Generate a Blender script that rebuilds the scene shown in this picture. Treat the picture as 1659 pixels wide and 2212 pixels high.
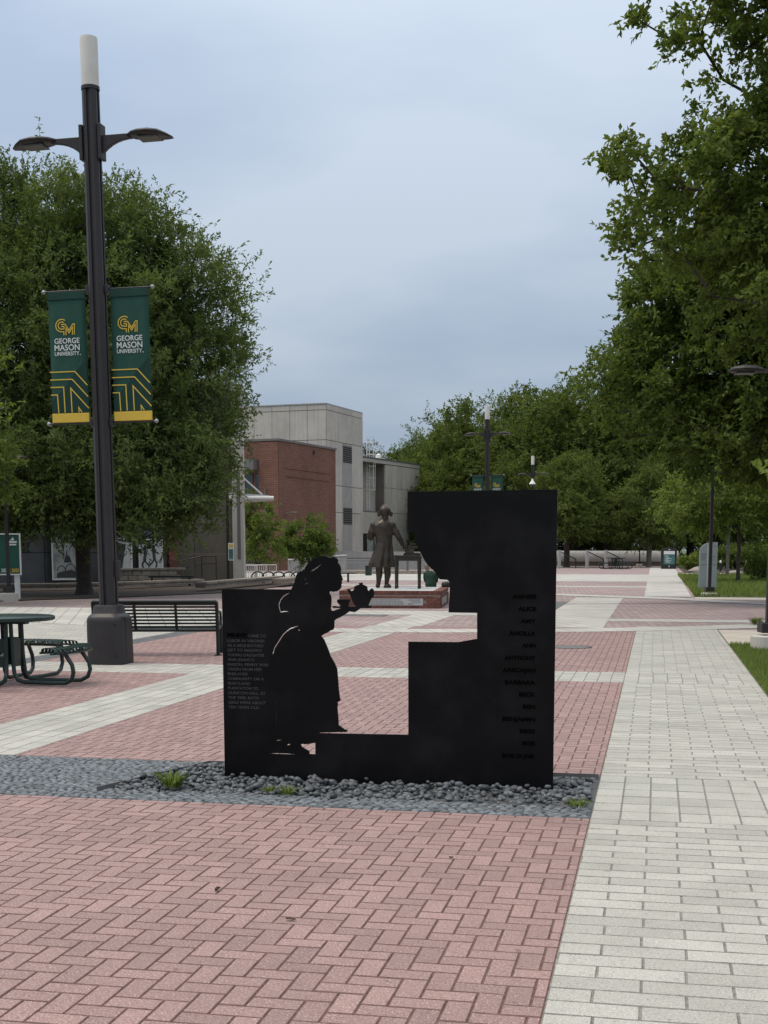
import bpy, math, random
import numpy as np
from mathutils import Vector, Matrix
R = math.radians
sc = bpy.context.scene
for o in list(bpy.data.objects): bpy.data.objects.remove(o)

# ------------------------------------------------------------------ camera
EYE = 1.62
FPX, PCX, PCY, HORIZ = 2760.0, 850.0, 1523.0, 1185.0      # calibrated on a 1659 x 2212 frame
PITCH = math.atan((PCY - HORIZ) / FPX)
cam_d = bpy.data.cameras.new('camera')
cam = bpy.data.objects.new('camera', cam_d); sc.collection.objects.link(cam)
cam.location = (0, 0, EYE); cam.rotation_euler = (math.pi / 2 - PITCH, 0, 0)
cam_d.sensor_fit = 'VERTICAL'; cam_d.sensor_height = 36; cam_d.sensor_width = 27
cam_d.lens = 36 * FPX / 2212
cam_d.shift_x = (829.5 - PCX) / 2212; cam_d.shift_y = (PCY - 1106) / 2212
cam_d.clip_start = 0.05; cam_d.clip_end = 3000
sc.camera = cam
sc.render.resolution_x = 768; sc.render.resolution_y = 1024

# ------------------------------------------------------------------ world: bright overcast sky
SUN_EL, SUN_AZ = 66, 262          # azimuth clockwise from +Y (high, off to the left)
world = bpy.data.worlds.new('World'); sc.world = world; world.use_nodes = True
wt = world.node_tree; wt.nodes.clear()
def wn(t, **kw):
    n = wt.nodes.new(t)
    for k, v in kw.items(): setattr(n, k, v)
    return n
wl = wt.links.new
w_out = wn('ShaderNodeOutputWorld'); w_bg = wn('ShaderNodeBackground'); w_bg.inputs['Strength'].default_value = 0.1
sky = wn('ShaderNodeTexSky', sky_type='NISHITA', sun_disc=False, sun_elevation=R(SUN_EL), sun_rotation=R(SUN_AZ))
geo = wn('ShaderNodeTexCoord')
sep = wn('ShaderNodeSeparateXYZ'); wl(geo.outputs['Generated'], sep.inputs[0])
zc = wn('ShaderNodeMath', operation='MAXIMUM'); wl(sep.outputs['Z'], zc.inputs[0]); zc.inputs[1].default_value = 0.0
# overcast luminance: horizon 1, zenith 3
grad = wn('ShaderNodeMath', operation='MULTIPLY_ADD'); wl(zc.outputs[0], grad.inputs[0]); grad.inputs[1].default_value = 2.0; grad.inputs[2].default_value = 1.0
# project clouds on a flat layer so that they flatten towards the horizon
zp = wn('ShaderNodeMath', operation='ADD'); wl(zc.outputs[0], zp.inputs[0]); zp.inputs[1].default_value = 0.34
dv = wn('ShaderNodeVectorMath', operation='DIVIDE'); wl(geo.outputs['Generated'], dv.inputs[0])
cmb = wn('ShaderNodeCombineXYZ'); [wl(zp.outputs[0], cmb.inputs[i]) for i in range(3)]; wl(cmb.outputs[0], dv.inputs[1])
mp = wn('ShaderNodeMapping'); mp.inputs['Scale'].default_value = (1.05, 1.5, 1.0); mp.inputs['Location'].default_value = (3.1, 1.7, 0.0)
wl(dv.outputs[0], mp.inputs['Vector'])
nz = wn('ShaderNodeTexNoise'); nz.inputs['Scale'].default_value = 1.75; nz.inputs['Detail'].default_value = 5; nz.inputs['Roughness'].default_value = 0.46
wl(mp.outputs[0], nz.inputs['Vector'])
rmp = wn('ShaderNodeValToRGB'); wl(nz.outputs['Fac'], rmp.inputs[0])
rmp.color_ramp.elements[0].position = 0.36; rmp.color_ramp.elements[0].color = (2.18, 2.68, 3.42, 1)
rmp.color_ramp.elements[1].position = 0.64; rmp.color_ramp.elements[1].color = (2.98, 3.42, 3.98, 1)
cm = wn('ShaderNodeVectorMath', operation='SCALE'); wl(rmp.outputs[0], cm.inputs[0]); wl(grad.outputs[0], cm.inputs['Scale'])
# the cloud deck is whiter overhead than low down
zf = wn('ShaderNodeMapRange'); zf.interpolation_type = 'SMOOTHSTEP'; wl(zc.outputs[0], zf.inputs[0]); zf.inputs[1].default_value = 0.36; zf.inputs[2].default_value = 0.85; zf.inputs[4].default_value = 0.85
wh = wn('ShaderNodeMix', data_type='RGBA'); wl(zf.outputs[0], wh.inputs['Factor']); wl(cm.outputs[0], wh.inputs['A']); wh.inputs['B'].default_value = (10.2, 9.9, 9.5, 1)
mx = wn('ShaderNodeMix', data_type='RGBA'); mx.inputs['Factor'].default_value = 0.92
wl(sky.outputs[0], mx.inputs['A']); wl(wh.outputs['Result'], mx.inputs['B'])
wl(mx.outputs['Result'], w_bg.inputs['Color']); wl(w_bg.outputs[0], w_out.inputs[0])

# ------------------------------------------------------------------ sun behind the cloud
sun_d = bpy.data.lights.new('sun', 'SUN'); sun = bpy.data.objects.new('sun', sun_d); sc.collection.objects.link(sun)
sun_d.energy = 1.5; sun_d.angle = R(28); sun_d.color = (1.0, 0.9, 0.76)
sd = Vector((math.sin(R(SUN_AZ)) * math.cos(R(SUN_EL)), math.cos(R(SUN_AZ)) * math.cos(R(SUN_EL)), math.sin(R(SUN_EL))))
sun.rotation_euler = sd.to_track_quat('Z', 'Y').to_euler()

sc.view_settings.view_transform = 'Standard'; sc.view_settings.look = 'None'
sc.view_settings.exposure = 0.42; sc.view_settings.gamma = 1.0
sc.cycles.max_bounces = 6; sc.cycles.diffuse_bounces = 3; sc.cycles.transmission_bounces = 4
sc.cycles.use_denoising = True

# ------------------------------------------------------------------ helpers
def ray(u, v):
    x = (u - PCX) / FPX; y = -(v - PCY) / FPX
    return Vector((x, math.cos(PITCH) + y * math.sin(PITCH), -math.sin(PITCH) + y * math.cos(PITCH)))
def G(u, v, z=0.0):
    d = ray(u, v); t = (EYE - z) / -d.z
    return Vector((d.x * t, d.y * t, z))
def at(u, v, Y):
    d = ray(u, v); t = Y / d.y
    return Vector((d.x * t, Y, EYE + d.z * t))
def project(p):
    dx, dy, dz = p[0], p[1], p[2] - EYE
    f = dy * math.cos(PITCH) - dz * math.sin(PITCH); up = dy * math.sin(PITCH) + dz * math.cos(PITCH)
    return PCX + FPX * dx / f, PCY - FPX * up / f
TH = R(11.525)                                # the plaza grid is turned this much from the line of sight
AX = Vector((math.sin(TH), math.cos(TH), 0)); BX = Vector((math.cos(TH), -math.sin(TH), 0))
def PL(s, t, z=0.0): return BX * s + AX * t + Vector((0, 0, z))
GRID = -TH                                    # rotation about Z that turns +X into BX

C = sc.collection
def prop(o, label=None, cat=None, group=None, kind=None):
    if label: o['label'] = label
    if cat: o['category'] = cat
    if group: o['group'] = group
    if kind: o['kind'] = kind
    return o
def empty(name, loc=(0, 0, 0), rz=0.0, label=None, cat=None, group=None):
    o = bpy.data.objects.new(name, None); C.objects.link(o)
    o.location = loc; o.rotation_euler = (0, 0, rz); o.empty_display_size = 0.1
    return prop(o, label, cat, group)

class MB:
    def __init__(s): s.v = []; s.f = []
    def add(s, vs, fs):
        n = len(s.v); s.v += [tuple(v) for v in vs]; s.f += [tuple(i + n for i in f) for f in fs]; return s
    def box(s, c, d, rz=0.0, M=None):
        x, y, z = d[0] / 2, d[1] / 2, d[2] / 2
        vs = [Vector((a, b, e)) for e in (-z, z) for a, b in ((-x, -y), (x, -y), (x, y), (-x, y))]
        if M is None: M = Matrix.Rotation(rz, 3, 'Z')
        vs = [M @ v + Vector(c) for v in vs]
        return s.add(vs, [(3, 2, 1, 0), (4, 5, 6, 7), (0, 1, 5, 4), (1, 2, 6, 5), (2, 3, 7, 6), (3, 0, 4, 7)])
    def bar(s, p0, p1, w, hgt):
        p0, p1 = Vector(p0), Vector(p1); d = p1 - p0; L = d.length
        q = d.to_track_quat('X', 'Z').to_matrix()
        return s.box((p0 + p1) / 2, (L, w, hgt), M=q)
    def tube(s, path, r, n=8, cap=True, flat=1.0):
        P = [Vector(p) for p in path]; m = len(P)
        rr = r if isinstance(r, (list, tuple)) else [r] * m
        vs = []; u = None
        for i, p in enumerate(P):
            t = (P[min(i + 1, m - 1)] - P[max(i - 1, 0)]).normalized()
            if u is None: u = t.orthogonal().normalized()
            u = (u - t * u.dot(t)).normalized(); w = t.cross(u)
            for k in range(n):
                a = 2 * math.pi * k / n
                vs.append(p + (u * math.cos(a) + w * math.sin(a) * flat) * rr[i])
        fs = [(i * n + k, i * n + (k + 1) % n, (i + 1) * n + (k + 1) % n, (i + 1) * n + k) for i in range(m - 1) for k in range(n)]
        if cap: fs += [tuple(range(n))[::-1], tuple((m - 1) * n + k for k in range(n))]
        return s.add(vs, fs)
    def lathe(s, prof, n=24, c=(0, 0, 0), sx=1.0, sy=1.0):
        vs = [(c[0] + r * math.cos(2 * math.pi * k / n) * sx, c[1] + r * math.sin(2 * math.pi * k / n) * sy, c[2] + z) for r, z in prof for k in range(n)]
        m = len(prof)
        fs = [(i * n + k, i * n + (k + 1) % n, (i + 1) * n + (k + 1) % n, (i + 1) * n + k) for i in range(m - 1) for k in range(n)]
        fs += [tuple(range(n))[::-1], tuple((m - 1) * n + k for k in range(n))]
        return s.add(vs, fs)
    def prism(s, poly, z0, z1):
        n = len(poly)
        vs = [(p[0], p[1], z0) for p in poly] + [(p[0], p[1], z1) for p in poly]
        return s.add(vs, [tuple(range(n))[::-1], tuple(range(n, 2 * n))] + [(i, (i + 1) % n, n + (i + 1) % n, n + i) for i in range(n)])
    def prism_y(s, poly, y0, y1):
        n = len(poly)
        vs = [(p[0], y0, p[1]) for p in poly] + [(p[0], y1, p[1]) for p in poly]
        return s.add(vs, [tuple(range(n)), tuple(range(n, 2 * n))[::-1]] + [(i, n + i, n + (i + 1) % n, (i + 1) % n) for i in range(n)])
    def rings(s, rings, cap=True):
        n = len(rings[0]); vs = [p for r in rings for p in r]; m = len(rings)
        fs = [(i * n + k, i * n + (k + 1) % n, (i + 1) * n + (k + 1) % n, (i + 1) * n + k) for i in range(m - 1) for k in range(n)]
        if cap: fs += [tuple(range(n))[::-1], tuple((m - 1) * n + k for k in range(n))]
        return s.add(vs, fs)
    def mesh(s, name):
        me = bpy.data.meshes.new(name); me.from_pydata(s.v, [], s.f); me.update(); return me

def obj(name, mb, mat, parent=None, smooth=None, bevel=0.0, label=None, cat=None, group=None, kind=None, loc=None, rz=None):
    me = mb.mesh(name) if isinstance(mb, MB) else mb
    if mat and not me.materials: me.materials.append(mat)
    if smooth is not None:
        me.polygons.foreach_set('use_smooth', [True] * len(me.polygons))
        if smooth < 179: me.set_sharp_from_angle(angle=R(smooth))
    o = bpy.data.objects.new(name, me); C.objects.link(o)
    if parent: o.parent = parent
    if loc is not None: o.location = loc
    if rz is not None: o.rotation_euler = (0, 0, rz)
    if bevel:
        b = o.modifiers.new('bevel', 'BEVEL'); b.width = bevel; b.segments = 2; b.limit_method = 'ANGLE'; b.angle_limit = R(40)
    return prop(o, label, cat, group, kind)
def copy_tree(o, parent=None):
    c = o.copy(); C.objects.link(c); c.parent = parent
    for ch in list(o.children): copy_tree(ch, c)
    return c
def np_mesh(name, verts, faces, k, rnd=None):
    """verts (n,3), faces (m,k) arrays"""
    me = bpy.data.meshes.new(name); m = len(faces)
    me.vertices.add(len(verts)); me.vertices.foreach_set('co', np.ascontiguousarray(verts, np.float32).ravel())
    me.loops.add(m * k); me.loops.foreach_set('vertex_index', np.ascontiguousarray(faces, np.int32).ravel())
    me.polygons.add(m); me.polygons.foreach_set('loop_start', np.arange(m, dtype=np.int32) * k)
    try: me.polygons.foreach_set('loop_total', np.full(m, k, np.int32))
    except Exception: pass
    me.update(calc_edges=True)
    if rnd is not None:
        a = me.attributes.new('rnd', 'FLOAT', 'FACE'); a.data.foreach_set('value', np.ascontiguousarray(rnd, np.float32))
    me.validate(); return me

# ------------------------------------------------------------------ materials
def material(name, col, rough=0.7, var=0.12, scale=6.0, bump=0.0, bscale=60.0, metal=0.0, spec=0.5, stain=None, stain_scale=1.2, stain_amt=0.0, piece=0.0, coords='Object', streak=0.0):
    m = bpy.data.materials.new(name); m.use_nodes = True; nt = m.node_tree; L = nt.links.new
    b = nt.nodes['Principled BSDF']
    b.inputs['Roughness'].default_value = rough; b.inputs['Metallic'].default_value = metal
    b.inputs['Specular IOR Level'].default_value = spec
    tc = nt.nodes.new('ShaderNodeTexCoord')
    vec = tc.outputs['Object'] if coords == 'Object' else nt.nodes.new('ShaderNodeNewGeometry').outputs['Position']
    def noise(sc_, det=5, rg=0.6, v=None):
        n = nt.nodes.new('ShaderNodeTexNoise'); n.inputs['Scale'].default_value = sc_; n.inputs['Detail'].default_value = det; n.inputs['Roughness'].default_value = rg
        L(v if v is not None else vec, n.inputs['Vector']); return n.outputs['Fac']
    def ramp(fac, a, ca, bb, cb):
        r = nt.nodes.new('ShaderNodeValToRGB'); L(fac, r.inputs[0])
        r.color_ramp.elements[0].position = a; r.color_ramp.elements[0].color = (*ca, 1)
        r.color_ramp.elements[1].position = bb; r.color_ramp.elements[1].color = (*cb, 1); return r.outputs[0]
    def mix(fac, A, Bc, mode='MIX'):
        n = nt.nodes.new('ShaderNodeMix'); n.data_type = 'RGBA'; n.blend_type = mode
        if isinstance(fac, float): n.inputs['Factor'].default_value = fac
        else: L(fac, n.inputs['Factor'])
        for k, x in (('A', A), ('B', Bc)):
            if isinstance(x, tuple): n.inputs[k].default_value = (*x, 1)
            else: L(x, n.inputs[k])
        return n.outputs['Result']
    c = ramp(noise(scale), 0.3, tuple(x * (1 - var) for x in col), 0.7, tuple(min(1, x * (1 + var)) for x in col))
    if stain_amt:
        f = ramp(noise(stain_scale, 4, 0.6), 0.48, (0, 0, 0), 0.68, (stain_amt,) * 3)
        c = mix(f, c, stain)
    if streak:
        mpn = nt.nodes.new('ShaderNodeMapping'); mpn.inputs['Scale'].default_value = (3.0, 3.0, 0.12); L(vec, mpn.inputs['Vector'])
        f = ramp(noise(1.6, 5, 0.7, mpn.outputs[0]), 0.45, (0, 0, 0), 0.75, (streak,) * 3)
        c = mix(f, c, tuple(x * 0.45 for x in col))
    if piece:
        at_ = nt.nodes.new('ShaderNodeAttribute'); at_.attribute_name = 'rnd'
        oi = nt.nodes.new('ShaderNodeObjectInfo')
        ad = nt.nodes.new('ShaderNodeMath'); ad.operation = 'ADD'; L(at_.outputs['Fac'], ad.inputs[0]); L(oi.outputs['Random'], ad.inputs[1])
        fr = nt.nodes.new('ShaderNodeMath'); fr.operation = 'FRACT'; L(ad.outputs[0], fr.inputs[0])
        g = ramp(fr.outputs[0], 0.0, (1 - piece,) * 3, 1.0, (1 + piece,) * 3)
        c = mix(1.0, c, g, 'MULTIPLY')
    L(c, b.inputs['Base Color'])
    if bump:
        bn = nt.nodes.new('ShaderNodeBump'); bn.inputs['Strength'].default_value = bump; bn.inputs['Distance'].default_value = 0.01
        L(noise(bscale, 4, 0.7), bn.inputs['Height']); L(bn.outputs[0], b.inputs['Normal'])
    m['_'] = 1
    return m

def paver_material(name, col, dark, fleck, piece=0.16, blotch=0.25):
    m = bpy.data.materials.new(name); m.use_nodes = True; nt = m.node_tree; L = nt.links.new
    b = nt.nodes['Principled BSDF']; b.inputs['Roughness'].default_value = 0.7; b.inputs['Specular IOR Level'].default_value = 0.5
    b.inputs['Sheen Weight'].default_value = 0.10; b.inputs['Sheen Roughness'].default_value = 0.45; b.inputs['Sheen Tint'].default_value = (0.9, 0.87, 0.84, 1)   # fine dust
    pos = nt.nodes.new('ShaderNodeNewGeometry').outputs['Position']
    def noise(s, d=4, r=0.6):
        n = nt.nodes.new('ShaderNodeTexNoise'); n.inputs['Scale'].default_value = s; n.inputs['Detail'].default_value = d; n.inputs['Roughness'].default_value = r
        L(pos, n.inputs['Vector']); return n.outputs['Fac']
    def mr(v, a, bb, lo, hi):
        n = nt.nodes.new('ShaderNodeMapRange'); L(v, n.inputs[0]); n.inputs[1].default_value = a; n.inputs[2].default_value = bb; n.inputs[3].default_value = lo; n.inputs[4].default_value = hi; return n.outputs[0]
    def mix(f, A, Bc, mode='MIX'):
        n = nt.nodes.new('ShaderNodeMix'); n.data_type = 'RGBA'; n.blend_type = mode
        if isinstance(f, float): n.inputs['Factor'].default_value = f
        else: L(f, n.inputs['Factor'])
        for k, x in (('A', A), ('B', Bc)):
            if isinstance(x, tuple): n.inputs[k].default_value = (*x, 1)
            else: L(x, n.inputs[k])
        return n.outputs['Result']
    at_ = nt.nodes.new('ShaderNodeAttribute'); at_.attribute_name = 'rnd'
    oi = nt.nodes.new('ShaderNodeObjectInfo')
    ad = nt.nodes.new('ShaderNodeMath'); ad.operation = 'ADD'; L(at_.outputs['Fac'], ad.inputs[0]); L(oi.outputs['Random'], ad.inputs[1])
    fr = nt.nodes.new('ShaderNodeMath'); fr.operation = 'FRACT'; L(ad.outputs[0], fr.inputs[0])
    c = mix(mr(noise(2.2, 5, 0.65), 0.42, 0.72, 0.0, blotch), col, dark)
    c = mix(mr(noise(38, 3, 0.6), 0.45, 0.75, 0.0, 0.35), c, dark)
    c = mix(mr(noise(0.75, 6, 0.7), 0.50, 0.72, 0.0, 0.6), c, dark)
    c = mix(mr(noise(120, 3, 0.6), 0.55, 0.68, 0.0, 0.85), c, fleck)
    c = mix(mr(noise(95, 3, 0.6), 0.56, 0.68, 0.0, 0.75), c, tuple(x * 0.45 for x in dark))
    c = mix(mr(noise(17, 2, 0.4), 0.70, 0.76, 0.0, 0.5), c, tuple(x * 0.4 for x in dark))
    g = nt.nodes.new('ShaderNodeCombineXYZ'); f2 = mr(fr.outputs[0], 0, 1, 1 - piece, 1 + piece)
    for i in range(3): L(f2, g.inputs[i])
    c = mix(1.0, c, g.outputs[0], 'MULTIPLY')
    L(c, b.inputs['Base Color'])
    bn = nt.nodes.new('ShaderNodeBump'); bn.inputs['Strength'].default_value = 0.35; bn.inputs['Distance'].default_value = 0.004
    L(noise(240, 4, 0.7), bn.inputs['Height']); L(bn.outputs[0], b.inputs['Normal'])
    return m

def sheet_brick_material(name, c1, c2, joint, bw, bh, rot=0.0, jw=0.006, offset=0.5, bumpv=0.3, wall=None):
    """far surfaces where single pieces can no longer be told apart"""
    m = bpy.data.materials.new(name); m.use_nodes = True; nt = m.node_tree; L = nt.links.new
    b = nt.nodes['Principled BSDF']; b.inputs['Roughness'].default_value = 0.88; b.inputs['Specular IOR Level'].default_value = 0.25
    tc = nt.nodes.new('ShaderNodeTexCoord'); mpn = nt.nodes.new('ShaderNodeMapping')
    mpn.inputs['Rotation'].default_value = (0, 0, rot); L(tc.outputs['Object'], mpn.inputs['Vector'])
    br = nt.nodes.new('ShaderNodeTexBrick')
    if wall:
        sx_ = nt.nodes.new('ShaderNodeSeparateXYZ'); L(tc.outputs['Object'], sx_.inputs[0])
        ad_ = nt.nodes.new('ShaderNodeMath'); ad_.operation = 'ADD'; L(sx_.outputs[0], ad_.inputs[0]); L(sx_.outputs[1], ad_.inputs[1])
        cx_ = nt.nodes.new('ShaderNodeCombineXYZ'); L(ad_.outputs[0], cx_.inputs[0]); L(sx_.outputs[2], cx_.inputs[1]); L(cx_.outputs[0], br.inputs['Vector'])
    else: L(mpn.outputs[0], br.inputs['Vector'])
    br.offset = offset
    br.inputs['Color1'].default_value = (*c1, 1); br.inputs['Color2'].default_value = (*c2, 1); br.inputs['Mortar'].default_value = (*joint, 1)
    br.inputs['Scale'].default_value = 1.0; br.inputs['Mortar Size'].default_value = jw; br.inputs['Mortar Smooth'].default_value = 0.2
    br.inputs['Brick Width'].default_value = bw; br.inputs['Row Height'].default_value = bh
    n = nt.nodes.new('ShaderNodeTexNoise'); n.inputs['Scale'].default_value = 0.55; n.inputs['Detail'].default_value = 6; n.inputs['Roughness'].default_value = 0.65; L(tc.outputs['Object'], n.inputs['Vector'])
    r = nt.nodes.new('ShaderNodeMapRange'); L(n.outputs['Fac'], r.inputs[0]); r.inputs[1].default_value = 0.3; r.inputs[2].default_value = 0.7; r.inputs[3].default_value = 0.82; r.inputs[4].default_value = 1.12
    cc = nt.nodes.new('ShaderNodeCombineXYZ'); [L(r.outputs[0], cc.inputs[i]) for i in range(3)]
    mxn = nt.nodes.new('ShaderNodeMix'); mxn.data_type = 'RGBA'; mxn.blend_type = 'MULTIPLY'; mxn.inputs['Factor'].default_value = 1.0
    L(br.outputs['Color'], mxn.inputs['A']); L(cc.outputs[0], mxn.inputs['B']); L(mxn.outputs['Result'], b.inputs['Base Color'])
    if bumpv:
        bn = nt.nodes.new('ShaderNodeBump'); bn.inputs['Strength'].default_value = bumpv; bn.inputs['Distance'].default_value = 0.01; bn.invert = True
        L(br.outputs['Fac'], bn.inputs['Height']); L(bn.outputs[0], b.inputs['Normal'])
    return m

def leaf_material(name, c_lo, c_hi, trans=0.35):
    m = bpy.data.materials.new(name); m.use_nodes = True; nt = m.node_tree; L = nt.links.new
    b = nt.nodes['Principled BSDF']; b.inputs['Roughness'].default_value = 0.6; b.inputs['Specular IOR Level'].default_value = 0.14
    at_ = nt.nodes.new('ShaderNodeAttribute'); at_.attribute_name = 'rnd'
    r = nt.nodes.new('ShaderNodeValToRGB'); L(at_.outputs['Fac'], r.inputs[0])
    r.color_ramp.elements[0].color = (*c_lo, 1); r.color_ramp.elements[1].color = (*c_hi, 1)
    L(r.outputs[0], b.inputs['Base Color'])
    tr = nt.nodes.new('ShaderNodeBsdfTranslucent')
    br = nt.nodes.new('ShaderNodeMix'); br.data_type = 'RGBA'; br.blend_type = 'MULTIPLY'; br.inputs['Factor'].default_value = 1.0
    L(r.outputs[0], br.inputs['A']); br.inputs['B'].default_value = (1.25, 1.3, 0.6, 1); L(br.outputs['Result'], tr.inputs['Color'])
    ms = nt.nodes.new('ShaderNodeMixShader'); ms.inputs[0].default_value = trans
    L(b.outputs[0], ms.inputs[1]); L(tr.outputs[0], ms.inputs[2]); L(ms.outputs[0], nt.nodes['Material Output'].inputs['Surface'])
    return m

M = {}
M['red'] = paver_material('red_clay_paver', (0.290, 0.178, 0.165), (0.180, 0.104, 0.096), (0.62, 0.51, 0.46), 0.13)
M['grey'] = paver_material('grey_concrete_paver', (0.41, 0.405, 0.365), (0.275, 0.268, 0.235), (0.67, 0.655, 0.59), 0.12, 0.55)
M['dark_paver'] = paver_material('slate_paver', (0.085, 0.09, 0.092), (0.05, 0.052, 0.056), (0.2, 0.2, 0.2), 0.2)
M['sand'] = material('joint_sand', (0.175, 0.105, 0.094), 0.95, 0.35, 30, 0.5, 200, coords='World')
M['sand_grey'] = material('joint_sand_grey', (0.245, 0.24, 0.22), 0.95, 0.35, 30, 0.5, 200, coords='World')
M['far_red'] = sheet_brick_material('far_red_paving', (0.345, 0.275, 0.268), (0.285, 0.222, 0.216), (0.15, 0.12, 0.115), 0.2, 0.3, GRID, 0.012)  # greyed so the colour itself carries the wash of glancing reflection
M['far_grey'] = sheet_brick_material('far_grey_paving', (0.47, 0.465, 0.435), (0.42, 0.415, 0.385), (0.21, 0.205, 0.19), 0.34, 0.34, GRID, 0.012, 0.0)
M['slate'] = material('slate_paving', (0.12, 0.125, 0.128), 0.85, 0.2, 3, 0.3, 60, coords='World')
M['concrete_walk'] = material('beige_concrete_walk', (0.44, 0.40, 0.34), 0.9, 0.08, 2.5, 0.2, 90, stain=(0.3, 0.27, 0.23), stain_amt=0.5, coords='World')
M['earth'] = material('dark_mulch_earth', (0.045, 0.033, 0.025), 1.0, 0.4, 8, 0.8, 40, coords='World')
M['lawn'] = material('lawn_soil', (0.085, 0.105, 0.04), 1.0, 0.35, 5, 0.6, 60, coords='World')
M['steel_black'] = material('black_painted_steel', (0.0033, 0.0031, 0.0038), 0.44, 0.25, 5, 0.06, 160, spec=0.15, stain=(0.014, 0.0135, 0.0155), stain_amt=0.6, stain_scale=2.2)
M['steel_edge'] = material('worn_steel_edge', (0.035, 0.033, 0.034), 0.45, 0.4, 20, metal=0.3)
M['letter_grey'] = material('grey_letter_paint', (0.040, 0.040, 0.042), 0.5, 0.3, 60)
M['letter_black'] = material('black_letter_enamel', (0.002, 0.002, 0.002), 0.9, 0.1, 60, spec=0.03)
M['bronze_brown'] = material('brown_painted_metal', (0.024, 0.0205, 0.022), 0.45, 0.15, 9, 0.04, 200, spec=0.4)
M['frost'] = material('frosted_lens', (0.62, 0.60, 0.57), 0.45, 0.05, 3, stain=(0.42, 0.39, 0.36), stain_amt=0.35, stain_scale=3)
M['lens'] = material('dark_led_lens', (0.05, 0.05, 0.05), 0.3, 0.4, 45, 0.3, 40)
M['white'] = material('white_paint', (0.70, 0.70, 0.68), 0.55, 0.05, 4, stain=(0.45, 0.44, 0.41), stain_amt=0.4)
M['white_dull'] = material('weathered_white_concrete', (0.33, 0.33, 0.315), 0.8, 0.1, 3, stain=(0.28, 0.27, 0.25), stain_amt=0.6, streak=0.35)
M['banner'] = material('banner_green_fabric', (0.022, 0.072, 0.056), 0.75, 0.12, 5, 0.15, 300, spec=0.2)
M['banner_hem'] = material('banner_hem_green', (0.016, 0.05, 0.04), 0.75, 0.1, 5, spec=0.2)
M['banner_dark'] = material('banner_dark_green_print', (0.012, 0.042, 0.034), 0.75, 0.1, 5, spec=0.2)
M['gold'] = material('gold_print', (0.62, 0.43, 0.07), 0.7, 0.06, 8, spec=0.2)
M['white_print'] = material('white_print', (0.62, 0.65, 0.63), 0.7, 0.05, 8, spec=0.2)
M['green_steel'] = material('dark_green_coated_steel', (0.008, 0.026, 0.021), 0.32, 0.2, 8, 0.05, 90, spec=0.5)
M['bench_steel'] = material('green_black_coated_steel', (0.006, 0.012, 0.011), 0.4, 0.2, 8, 0.05, 90, spec=0.4)
M['bronze'] = material('weathered_bronze', (0.042, 0.032, 0.024), 0.38, 0.35, 9, 0.45, 24, metal=0.5, stain=(0.085, 0.074, 0.06), stain_amt=0.5, stain_scale=3.5)
M['bronze_dark'] = material('dark_bronze', (0.038, 0.033, 0.028), 0.45, 0.3, 9, 0.2, 40, metal=0.5)
M['plinth_brick'] = material('plinth_brick', (0.155, 0.058, 0.041), 0.85, 0.3, 14, 0.4, 60, piece=0.3)
M['mortar'] = material('lime_mortar', (0.42, 0.36, 0.31), 0.95, 0.12, 20, 0.4, 90)
M['granite'] = material('pale_granite', (0.42, 0.43, 0.43), 0.6, 0.12, 40, 0.1, 80)
M['wall_brick'] = sheet_brick_material('building_brick', (0.19, 0.082, 0.056), (0.14, 0.06, 0.044), (0.18, 0.13, 0.105), 0.42, 0.135, jw=0.018, wall=True)
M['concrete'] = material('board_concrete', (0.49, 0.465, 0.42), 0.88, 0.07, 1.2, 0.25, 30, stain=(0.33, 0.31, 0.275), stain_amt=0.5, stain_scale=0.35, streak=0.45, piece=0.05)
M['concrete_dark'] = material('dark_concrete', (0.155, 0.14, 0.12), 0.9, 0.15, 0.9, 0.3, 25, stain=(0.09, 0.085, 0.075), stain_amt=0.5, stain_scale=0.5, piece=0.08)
M['slate_wall'] = material('charcoal_facade_panel', (0.075, 0.08, 0.088), 0.7, 0.15, 1.5, piece=0.1)
M['stone'] = material('sandstone_block', (0.23, 0.20, 0.165), 0.9, 0.25, 5, 0.4, 40, piece=0.25)
M['dark_gap'] = material('dark_recess', (0.012, 0.012, 0.013), 0.8, 0.2, 4)
M['glass'] = material('dark_window_glass', (0.02, 0.024, 0.03), 0.08, 0.1, 2, spec=0.8)
M['grey_metal'] = material('grey_galvanised_metal', (0.32, 0.33, 0.33), 0.45, 0.1, 8, metal=0.4)
M['vent'] = material('dark_louvre', (0.13, 0.13, 0.125), 0.6, 0.1, 8)
M['poster_a'] = material('poster_pale_print', (0.34, 0.36, 0.35), 0.5, 0.25, 2.2, stain=(0.10, 0.11, 0.11), stain_amt=0.7, stain_scale=1.6)
M['poster_white'] = material('poster_white_print', (0.52, 0.53, 0.53), 0.5, 0.1, 2.2, stain=(0.35, 0.36, 0.37), stain_amt=0.5, stain_scale=2.5)
M['poster_ink'] = material('poster_ink', (0.045, 0.047, 0.05), 0.6, 0.3, 6)
M['board_green'] = material('green_board', (0.02, 0.085, 0.062), 0.6, 0.2, 2.5, spec=0.3)
M['pebble'] = material('river_pebble', (0.088, 0.096, 0.104), 0.5, 0.35, 22, 0.15, 120, piece=0.55, spec=0.4)
M['pebble_flat'] = material('set_pebble', (0.138, 0.155, 0.170), 0.6, 0.3, 22, 0.15, 120, piece=0.35, spec=0.3)
M['grout'] = material('dark_grout', (0.075, 0.08, 0.083), 0.95, 0.3, 40, 0.4, 150, coords='World')
M['bark'] = material('bark', (0.055, 0.045, 0.037), 0.95, 0.35, 5, 0.8, 18)
M['bark_pale'] = material('pale_bark', (0.15, 0.135, 0.118), 0.95, 0.25, 5, 0.7, 18)
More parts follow.
